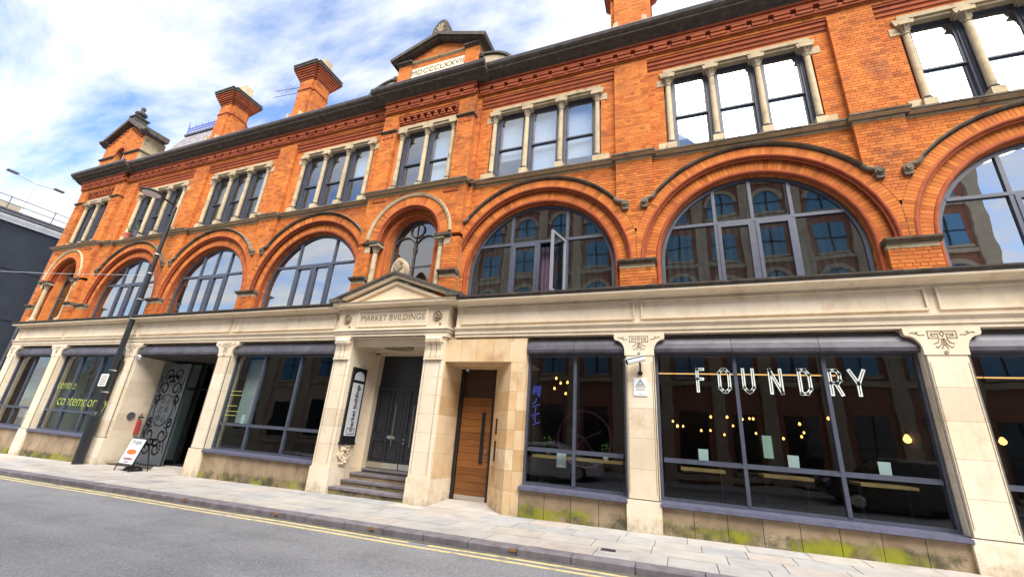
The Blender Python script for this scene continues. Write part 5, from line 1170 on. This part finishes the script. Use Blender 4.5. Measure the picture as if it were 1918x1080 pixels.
# carved metal screen in the left doorway
SC = empty('metal_screen', 'grey cut metal screen with scrollwork and characters standing in the left doorway', 'screen', loc=(-19.14, .80, gz(-19)))
b = MB(); b.box(-.78, .78, -.012, .09, .06, 3.52); b.build('plate', 'screen', SC)
b = MB(); b.box(-.78, -.70, -.02, .02, .06, 3.52); b.box(.70, .78, -.02, .02, .06, 3.52); b.box(-.70, .70, -.02, .02, 3.44, 3.52); b.box(-.70, .70, -.02, .02, .06, .32); b.build('frame', 'screen', SC)
b = MB(); b.tube([(.50 * math.cos(R(a)), -.010, 1.86 + .54 * math.sin(R(a))) for a in range(0, 361, 12)], .022, 6); b.build('outline', 'black', SC)
b = MB(); n = 24; b.prism([(.46 * math.cos(2 * math.pi * k / n), 1.86 + .50 * math.sin(2 * math.pi * k / n)) for k in range(n)], -.02, .018); b.build('medallion', 'screen', SC)
b = MB(); pts = []
def scroll(cx_, cz_, r0, r1, a0, a1, wd=.062):
    L = [(cx_ + (r0 + (r1 - r0) * t / 14) * math.cos(R(a0 + (a1 - a0) * t / 14)), cz_ + (r0 + (r1 - r0) * t / 14) * math.sin(R(a0 + (a1 - a0) * t / 14))) for t in range(15)]
    b.ribbon(L, wd, -.0165, -.008)
for s_ in (-1, 1):
    b = MB()
    for (cx_, cz_, r0, r1, a0, a1) in ((.33, 2.62, .28, .10, -90, 360), (.24, 3.12, .24, .07, -60, 380), (.36, 1.02, .28, .10, 90, -360), (.26, .58, .24, .08, 60, -380), (.52, 2.25, .16, .05, -120, 300), (.54, 1.42, .16, .05, 120, -300), (.10, 2.95, .18, .06, 0, 300), (.12, .80, .18, .05, 0, -320)):
        L0 = len(b.v); scroll(s_ * cx_, cz_, r0, r1, a0 if s_ > 0 else 180 - a0, a1 if s_ > 0 else 180 - a1)
    b.ribbon([(s_ * .70, 2.5), (s_ * .55, 2.75), (s_ * .68, 3.05)], .06, -.0165, -.008); b.ribbon([(s_ * .70, 1.1), (s_ * .55, .85), (s_ * .68, .5)], .06, -.0165, -.008); b.ribbon([(s_ * .70, 1.86), (s_ * .58, 2.05), (s_ * .46, 2.2)], .05, -.0165, -.008)
    b.build('scrollwork', 'black', SC)
for k, ch in enumerate(('华', '人', '艺', '术', '中', '心')):
    cx_, cz_ = (-.16 if k % 2 == 0 else .16), 2.16 - .30 * (k // 2)
    text(ch, .27, 'black', 'character', SC, Matrix.Translation((cx_, -.024, cz_)) @ Matrix.Rotation(R(90), 4, 'X'), .002)
b = MB(); b.prism([(-.7, .0), (-.5, .0), (-.4, .08), (-.7, .08)], -.05, .12); b.build('foot', 'black', SC); b = MB(); b.prism([(.5, .0), (.7, .0), (.7, .08), (.4, .08)], -.05, .12); b.build('foot', 'black', SC)
# wall fittings of the left doorway
b = MB(); i = 0
def lathex(b, x, cy, cz, pr, n=16):
    i = len(b.v)
    for r_, xx in pr:
        for k in range(n): a = 2 * math.pi * k / n; b.v.append((x + xx, cy + r_ * math.cos(a), cz + r_ * math.sin(a)))
    for q in range(len(pr) - 1):
        for k in range(n): b.f.append((i + q * n + k, i + q * n + (k + 1) % n, i + (q + 1) * n + (k + 1) % n, i + (q + 1) * n + k)); b.t.append(0)
    b.f.append(tuple(range(i + (len(pr) - 1) * n, i + len(pr) * n))); b.t.append(0)
lathex(b, -20.01, .32, 1.25, [(.13, 0), (.13, .03), (.11, .035), (.10, .02)]); tag(b.build('wall_disc', 'lead'), 'round dark metal disc on the cream wall of the left doorway', 'plaque')
HS = empty('hanging_sign', 'small dark red hanging sign on a black bracket in the left doorway', 'sign')
b = MB(); b.box(-20.01, -19.75, .56, .60, 1.20, 1.25); b.tube([(-19.95, .58, 1.25), (-19.88, .58, 1.36), (-19.80, .58, 1.25)], .012, 5); b.build('bracket', 'black', HS)
b = MB(); b.box(-20.0, -19.78, .565, .595, .66, 1.14); b.build('board', 'red', HS)
FL = empty('floodlight', 'small white floodlight under the dark fascia at the left doorway', 'lamp')
b = MB(); b.tube([(-19.9, -.06, 3.32), (-19.9, -.16, 3.24)], .05, 10, .11); b.build('shade', 'white', FL)
b = MB(); b.tube([(-19.9, .0, 3.40), (-19.9, -.06, 3.32)], .015, 6); b.build('bracket', 'black', FL)
# aerial on the second chimney
AE = empty('tv_aerial', 'thin blue-grey television aerial fixed to the middle chimney', 'aerial')
b = MB(); b.tube([(-16.62, .45, 13.9), (-16.62, .45, 15.6)], .02, 6); b.build('mast', 'navy', AE)
b = MB(); b.tube([(-16.62, .45, 15.35), (-17.9, .3, 15.35)], .014, 5); b.tube([(-16.62, .45, 15.05), (-17.9, .3, 15.0)], .014, 5)
for k in range(6): x = -16.9 - k * .18; b.tube([(x, .15, 15.28), (x, .6, 15.42)], .01, 4)
b.build('boom', 'navy', AE)
# flower pots on a second-floor sill
for x, mt_, lf, lab in ((-24.0, 'terracotta', False, 'terracotta flower pot on the sill of the leftmost triple window'), (-23.35, 'lead', True, 'dark pot with a bare plant on the sill of the leftmost triple window')):
    fp = empty('flower_pot', lab, 'flower pot')
    b = MB(); b.lathe(x, -.10, [(.085, 8.50), (.11, 8.70), (.125, 8.70), (.125, 8.75)], 12); b.build('pot', mt_, fp)
    b = MB()
    for k in range(8): a = k * .8; b.tube([(x, -.10, 8.74), (x + .05 * math.cos(a), -.10 + .05 * math.sin(a), 8.90), (x + .13 * math.cos(a), -.10 + .13 * math.sin(a), 8.98 + .02 * k)], .008, 4)
    b.build('stems', 'leaf', fp)
# curtains behind the arched windows
def curtain(c, x0, x1, mat, label, y=.46, zt=None, fold=.16, amp=.035, cat='curtain'):
    b = MB(); n = int((x1 - x0) / .025); rows = 8
    for k in range(n + 1):
        x = x0 + (x1 - x0) * k / n; ph = 2 * math.pi * x / fold + .8 * math.sin(x * 3.1)
        top = zt if zt else ZS + math.sqrt(max(.01, 1.99 ** 2 - (x - c) ** 2))
        for r_ in range(rows + 1):
            b.v.append((x + .01 * math.sin(r_ * 1.3 + x * 5), y + amp * math.sin(ph + .1 * r_), 4.70 + (top - 4.70) * r_ / rows))
    for k in range(n):
        for r_ in range(rows): a = k * (rows + 1) + r_; b.f.append((a, a + rows + 1, a + rows + 2, a + 1)); b.t.append(0)
    o = b.build('curtain', mat, fix=False, smooth=True); tag(o, label, cat); return o
curtain(0, -1.9, 1.9, 'curtain', 'pale net curtain filling the arched window above the bar')
curtain(-5, -6.9, -5.08, 'curtain', 'pale net curtain at the left of the open casement'); curtain(-5, -4.2, -3.1, 'curtain', 'pale net curtain at the right of the open casement')
curtain(-5, -5.05, -4.55, 'curtain_purple', 'dark purple curtain hanging in the open casement', zt=6.36, fold=.11)
# ------------------------------------------------------------------ inside the bar
def bulb(x, y, z, lab, grp, r_=.032, ztop=3.74):
    o = empty('pendant_lamp', lab, 'lamp', grp)
    b = MB(); b.lathe(x, y, [(.012, z + r_ * 1.5), (r_ * .55, z + r_), (r_, z), (r_ * .7, z - r_ * .7), (.01, z - r_)], 10); b.build('bulb', 'bulb', o)
    b = MB(); b.tube([(x, y, z + r_ * 1.5), (x, y, ztop)], .006, 4); b.lathe(x, y, [(.02, z + r_ * 1.3), (.02, z + r_ * 2.3)], 8); b.build('cord', 'black', o)
G1 = 'bulbs hanging deep inside the bar'; L1 = 'small glowing filament bulb hanging inside the bar with the large lettering'
for x, y, z in ((-1.85, 2.2, 2.0), (-1.0, 3.6, 2.35), (-.62, 3.4, 2.35), (-1.2, 5.2, 2.05), (-.15, 4.4, 2.38), (.15, 4.6, 2.42), (.95, 3.2, 2.25), (1.35, 2.4, 2.35), (.9, 5.0, 1.95), (1.3, 4.8, 2.02), (-.9, 6.0, 2.1), (-.5, 6.1, 2.0), (-1.7, 6.3, 2.2), (-.2, 6.4, 2.3), (.4, 6.2, 2.1), (-2.0, 5.6, 2.3), (1.7, 6.3, 2.2), (.2, 5.7, 2.5)): bulb(x, y, z, L1, G1)
bulb(2.35, 1.5, 1.95, 'large orange globe bulb low at the right of the lettered bar window', None, .07); bulb(3.9, 1.8, 2.02, 'glowing wall-side bulb at the edge of the rightmost shop window', None, .06)
for k, (x, z) in enumerate(((-4.72, 2.98), (-4.60, 2.86), (-4.42, 2.88), (-4.76, 2.72), (-4.46, 2.60))): bulb(x, 1.3, z, 'amber bulb in the cluster behind the narrow bar window', 'bulb cluster in the narrow bar window', .03)
for x, z in ((5.2, 2.2), (6.1, 2.25)): bulb(x, 2.5, z, 'glowing bulb behind the rightmost shop window', 'bulbs behind the rightmost window', .05)
b = MB(); b.box(-2.3, 1.7, 2.6, 2.66, 3.34, 3.365); tag(b.build('light_strip', 'strip'), 'long warm light strip under the bar ceiling behind the lettering', 'light')
b = MB(); b.box(2.8, 6.8, 2.6, 2.66, 3.34, 3.365); tag(b.build('light_strip', 'strip'), 'long warm light strip behind the rightmost shop window', 'light')
def table(x, lab, w_=.8, y=.42):
    o = empty('bar_table', lab, 'table')
    b = MB(); b.box(x - w_ / 2, x + w_ / 2, y - .12, y + .5, 1.08, 1.13); b.build('table_top', 'table', o)
    for sx_ in (-1, 1): b = MB(); b.box(x + sx_ * (w_ / 2 - .06) - .02, x + sx_ * (w_ / 2 - .06) + .02, y + .16, y + .22, .07, 1.08); b.build('leg', 'black', o)
    b = MB(); b.box(x - w_ / 2 + .07, x + w_ / 2 - .07, y + .17, y + .21, .40, .43); b.build('foot_rail', 'steel', o)
for x, lab in ((-1.42, 'light wooden bar table at the left of the lettered window'), (.02, 'light wooden bar table in the middle of the lettered window'), (1.50, 'light wooden bar table at the right of the lettered window')):
    table(x, lab)
for x, lab in ((-1.39, 'white menu card standing behind the left pane of the lettered window'), (.12, 'white menu card standing behind the middle pane of the lettered window'), (1.46, 'white menu card standing behind the right pane of the lettered window')):
    b = MB(); b.prism([(x - .09, 1.27), (x + .08, 1.27), (x + .09, 1.50), (x - .09, 1.50)], .20, .206); tag(b.build('menu_card', 'paper'), lab, 'card')
table(-3.95, 'long pale window table behind the narrow bar window', 2.0)
b = MB(); b.box(-4.35, -4.14, .21, .216, .92, 1.22); tag(b.build('menu_card', 'paper'), 'white card hanging below the table of the narrow bar window', 'card')
def plant(x, y, z, lab, h, pot='white', pr_=.06):
    o = empty('potted_plant', lab, 'plant')
    b = MB(); b.lathe(x, y, [(pr_ * .7, z), (pr_, z + .05), (pr_, z + .12), (pr_ * .8, z + .14)], 12); b.build('pot', pot, o)
    b = MB(); rr_ = random.Random(5)
    for k in range(26):
        a = rr_.uniform(0, 6.28); t = rr_.uniform(.2, 1); p = Vector((x + math.cos(a) * t * h * .55, y + math.sin(a) * t * h * .4, z + .16 + rr_.uniform(0, h)))
        u = Vector((rr_.uniform(-1, 1), rr_.uniform(-1, 1), rr_.uniform(-.5, .8))).normalized() * .035; v = Vector((rr_.uniform(-1, 1), rr_.uniform(-1, 1), rr_.uniform(-1, 1))).normalized() * .018
        b.face([p - u, p + v, p + u, p - v])
    b.build('leaves', 'leaf', o, fix=False)
plant(-3.32, .40, 1.13, 'small green plant in a white egg-shaped pot on the window table', .18); plant(-4.62, .45, 1.13, 'trailing pale-leaved plant on the window table', .26, 'lead', .05)
NR = empty('neon_ring', 'large faint purple ring sign hanging behind the narrow bar window', 'sign')
b = MB(); b.tube([(-4.02 + .66 * math.cos(R(a)), 1.5, 1.55 + .66 * math.sin(R(a))) for a in range(0, 361, 12)], .028, 8); b.build('ring', 'neon', NR)
b = MB(); b.tube([(-4.45, 1.5, 1.75), (-4.02, 1.5, 1.55), (-3.6, 1.5, 1.75)], .02, 6); b.tube([(-4.3, 1.5, 1.2), (-4.02, 1.5, 1.55), (-3.75, 1.5, 1.2)], .02, 6); b.build('spokes', 'neon', NR)
b = MB()
for k in range(6): b.ribbon([(-4.92 + k * .033, 2.42 + .05 * math.sin(k)), (-4.90 + k * .033, 2.62)], .012, .044, .047)
for k in range(9): b.ribbon([(-4.88 + .05 * math.sin(k * 1.7), 1.76 + k * .065), (-4.80 + .06 * math.cos(k * 2.1), 1.82 + k * .065)], .014, .044, .047)
b.build('window_decal', 'navy', SWC)
b = MB(); b.box(.66, .92, 6.93, 6.98, 1.40, 2.08); tag(b.build('rear_door_glow', 'rear'), 'small bright door at the back of the dark bar, a glowing panel', 'window')  # no lamp: glowing panel added to stand for the bright door
# goods in the left shop windows
for x, y, w_, h, mat, lab in ((-22.2, .6, .7, .35, 'table', 'cardboard box low in the shop window left of the lamp post'), (-23.0, .7, .5, .5, 'white', 'pile of white paper in the shop window left of the lamp post'), (-27.6, .7, .9, .5, 'white', 'pale bundle low in the leftmost shop window')):
    b = MB(); b.box(x - w_ / 2, x + w_ / 2, y, y + .4, -.3, .62 + h); o = b.build('display_box', mat); tag(o, lab, 'box')
b = MB(); b.box(-22.3, -21.3, 1.2, 1.22, 1.7, 2.7); po = b.build('poster', 'red'); tag(po, 'dark red poster inside the shop window left of the lamp post', 'poster')
b = MB()
for k in range(4): b.box(-22.2, -21.4, 1.195, 1.2, 1.85 + k * .22, 1.93 + k * .22)
b.build('poster_lines', 'white', po)
b = MB(); b.box(-14.98, -14.25, .5, .52, 1.3, 3.3); tag(b.build('upright_panel', 'whitemetal'), 'pale upright panel inside the shop window right of the doorway', 'panel')
b = MB(); b.box(-14.2, -14.05, .10, .104, 1.28, 1.55); tag(b.build('window_notice', 'paper'), 'small white notice low on the shop window right of the doorway', 'notice')
b = MB(); b.box(-13.95, -13.83, .10, .104, 1.28, 1.42); tag(b.build('window_notice', 'lime'), 'small yellow notice low on the shop window right of the doorway', 'notice')
# ================================================================== NEIGHBOURS
NB = empty('dark_building', 'dark clad building with a pale parapet beyond the side street', 'building')
b = MB(); b.box(-52, -38, -4, 26, -1, 11.35); b.build('wall', 'cladding', NB)
b = MB(); b.box(-51.9, -37.9, -4.1, 26, 11.35, 11.95); b.build('parapet', 'whitemetal', NB)
b = MB(); b.box(-51.8, -37.8, -4.2, 26, 11.95, 12.05); b.build('coping', 'lead', NB)
for k in range(9):
    b = MB(); b.box(-38.01, -37.985, -3.0 + k * 3.1, -2.96 + k * 3.1, -.9, 11.35); b.build('cladding_joint', 'black', NB)
for z in (2.9, 5.8, 8.7): b = MB(); b.box(-38.01, -37.985, -4, 26, z, z + .03); b.build('cladding_joint', 'black', NB)
b = MB(); b.tube([(-37.9, 2.6, .0), (-37.9, 2.6, 11.3)], .06, 8); b.build('rain_pipe', 'lead', NB)
b = MB(); b.box(-41.5, -39.5, -3.8, .9, 12.05, 12.9); b.build('roof_upstand', 'opp_stone', NB)
b = MB(); b.box(-41.5, -39.5, -3.8, -1.6, 12.9, 13.6); b.build('roof_box', 'mortar', NB)
b = MB()
for z in (12.5, 12.9): b.tube([(-38.2, -4, z), (-38.2, 26, z)], .025, 5)
b.tube([(-37.7, -4.1, 11.75), (-37.7, 26, 11.75)], .07, 6)
for k in range(16): b.tube([(-38.2, -4 + k * 2, 12.05), (-38.2, -4 + k * 2, 12.95)], .025, 5)
b.build('roof_railing', 'lead', NB)
ML = empty('mast_lamp', 'thin twin-headed lamp mast standing on the dark building roof', 'street lamp')
b = MB(); b.tube([(-39.3, .9, 12.05), (-39.3, .9, 14.6)], .06, 6, .04); b.build('mast', 'whitemetal', ML)
b = MB(); b.tube([(-39.3, -.1, 14.75), (-39.3, .9, 14.6), (-39.3, 1.9, 14.75)], .035, 6); b.build('arm', 'whitemetal', ML)
for y in (-.2, 2.0): b = MB(); b.box(-39.42, -39.18, y - .25, y + .25, 14.70, 14.80); b.build('lamp_head', 'lead', ML)
b = MB(); b.tube([(-38, -.62, 8.15), (-32.7, -.6, 7.44), (-27.64, -.6, 6.93), (-20.56, -.5, 6.35)], .008, 5); tag(b.build('span_wire', 'whitemetal'), 'thin pale wire stretched from the dark building to the lamp post', 'wire')
# buildings across the street: seen in the shop and arched windows
def opposite(x0, x1, h, wall, lab, rows, bay):
    o = empty('terrace_building', lab, 'building'); y = -15.0
    b = MB(); b.box(x0, x1, y - 8, y, -1.5, h); b.build('wall', wall, o)
    b = MB(); b.box(x0 - .1, x1 + .1, y, y + .35, h - .5, h); b.box(x0, x1, y, y + .15, h - .9, h - .6); b.build('cornice', 'opp_stone', o)
    n = int((x1 - x0) / bay); s = (x1 - x0) / n
    for zb, zt, kind in rows:
        b = MB(); b.box(x0, x1, y, y + .14, zb - .45, zb - .2); b.build('string_course', 'opp_stone', o)
        for k in range(n):
            xc = x0 + (k + .5) * s; w_ = s * .27
            if kind == 'arch': pts = [(xc - w_, zb), (xc + w_, zb)] + [(xc + w_ * math.cos(R(a)), zt - w_ + w_ * math.sin(R(a))) for a in range(0, 181, 20)]
            else: pts = [(xc - w_, zb), (xc + w_, zb), (xc + w_, zt), (xc - w_, zt)]
            b = MB(); b.prism(pts, y - .1, y + .02); wn = b.build('window', 'opp_glass' if zb > 4 else 'carglass', o)
            b = MB()
            if kind == 'arch': b.sweep([(xc, zt - w_, math.cos(R(a)), math.sin(R(a))) for a in range(0, 181, 15)], [(w_, y), (w_ + .22, y), (w_ + .22, y + .12), (w_, y + .12)])
            b.box(xc - w_ - .1, xc + w_ + .1, y, y + .16, zb - .15, zb)
            b.build('surround', 'opp_stone', wn)
            b = MB(); b.box(xc - .04, xc + .04, y + .02, y + .06, zb, zt - .05); b.box(xc - w_, xc + w_, y + .02, y + .06, (zb + zt) / 2 - .03, (zb + zt) / 2 + .03); b.build('frame', 'black', wn)
    for k in range(n + 1):
        xc = x0 + k * s; b = MB(); b.box(xc - .3, xc + .3, y, y + .18, -1, h - .95); b.build('pier', 'opp_stone', o)
opposite(-17.5, 12.5, 17.4, 'opp_brick', 'tall brown brick terrace across the street seen only in window reflections', ((.6, 3.4, 'rect'), (5.2, 7.6, 'arch'), (8.9, 10.9, 'arch'), (11.9, 13.6, 'rect'), (14.5, 16.0, 'arch')), 2.5)
opposite(-60, -24, 8.5, 'opp_stone', 'low pale terrace across the street beyond the gap', ((.6, 3.0, 'rect'), (4.6, 6.8, 'rect')), 3.6)
# parked cars on the far side (mirrored in the shop glass)
def car(x, y, mat, lab, flip, L=4.3, H=1.5, suv=False):
    z = gz(x) - .1; o = empty('parked_car', lab, 'car', None, (x, y, z)); o.rotation_euler.z = math.pi if flip else 0
    hw = .88; pf = [(-2.12, .35), (-2.15, .62), (-2.05, .88), (-1.75, .98), (1.0, .98), (1.75, .90), (2.05, .75), (2.14, .55), (2.12, .32), (1.75, .22), (-1.8, .22)]
    k_ = L / 4.3; b = MB(); n = len(pf); S_ = [(-hw, .94), (-hw * 1.0, 1.0), (hw * 1.0, 1.0), (hw, .94)]
    ys = (-hw, -hw + .08, hw - .08, hw); sc_ = (.965, 1.0, 1.0, .965)
    for yy, s_ in zip(ys, sc_): b.v += [(px * k_ * s_, yy, .6 + (pz - .6) * s_) for px, pz in pf]
    for q in range(3):
        for j in range(n): b.f.append((q * n + j, q * n + (j + 1) % n, (q + 1) * n + (j + 1) % n, (q + 1) * n + j)); b.t.append(0)
    b.f += [tuple(range(n)), tuple(range(4 * n - 1, 3 * n - 1, -1))]; b.t += [0, 0]
    b.build('body', mat, o)
    top = H; cb_ = [(-1.95 if suv else -1.75, .97), (-1.65 if suv else -1.25, top - .06), (-1.2, top), (.2, top), (.45, top - .05), (1.15, .97)]
    b = MB(); m_ = len(cb_)
    for yy, s_, up_ in ((-hw + .05, 1.0, 0), (-hw + .20, 1.0, 1), (hw - .20, 1.0, 1), (hw - .05, 1.0, 0)):
        b.v += [(px * k_, yy if pz > 1.0 and not up_ else (yy if up_ else yy), (pz if up_ or pz < 1.0 else .97 + (pz - .97) * .92)) for px, pz in cb_]
    for q in range(3):
        for j in range(m_): b.f.append((q * m_ + j, q * m_ + (j + 1) % m_, (q + 1) * m_ + (j + 1) % m_, (q + 1) * m_ + j)); b.t.append(0)
    b.f += [tuple(range(m_)), tuple(range(4 * m_ - 1, 3 * m_ - 1, -1))]; b.t += [0, 0]
    b.build('cabin', mat, o)
    for s_ in (-1, 1):
        b = MB(); b.prism([(-1.5 * k_, 1.02), (.95 * k_, 1.02), (.35 * k_, top - .12), (-1.25 * k_, top - .12)], s_ * (hw - .035) - .01, s_ * (hw - .035) + .01); b.build('side_window', 'carglass', o)
        for xw in (-1.3, 1.32):
            b = MB(); b.lathe(xw * k_, .32, [(.32, s_ * (hw - .2)), (.33, s_ * (hw - .06)), (.31, s_ * (hw + .005)), (.22, s_ * (hw + .012))], 20, 'y'); wh = b.build('wheel', 'tyre', o)
            b = MB(); b.lathe(xw * k_, .32, [(.21, s_ * (hw + .013)), (.17, s_ * (hw + .02)), (.05, s_ * (hw + .015))], 10, 'y'); b.build('rim', 'steel', wh)
        b = MB(); b.box(1.86 * k_, 2.10 * k_, s_ * .62 - .16, s_ * .62 + .16, .66, .78); b.build('headlight', 'white', o)
        b = MB(); b.tube([(-1.2 * k_, s_ * (hw - .22), top + .03), (.2 * k_, s_ * (hw - .22), top + .03)], .02, 6); b.build('roof_rail', 'steel', o)
car(-7.3, -10.5, 'car_white', 'white hatchback parked across the street mirrored in the bar window', False)
car(5.2, -10.5, 'car_black', 'black estate car parked across the street mirrored in the lettered window', True, 4.6, 1.55, True)
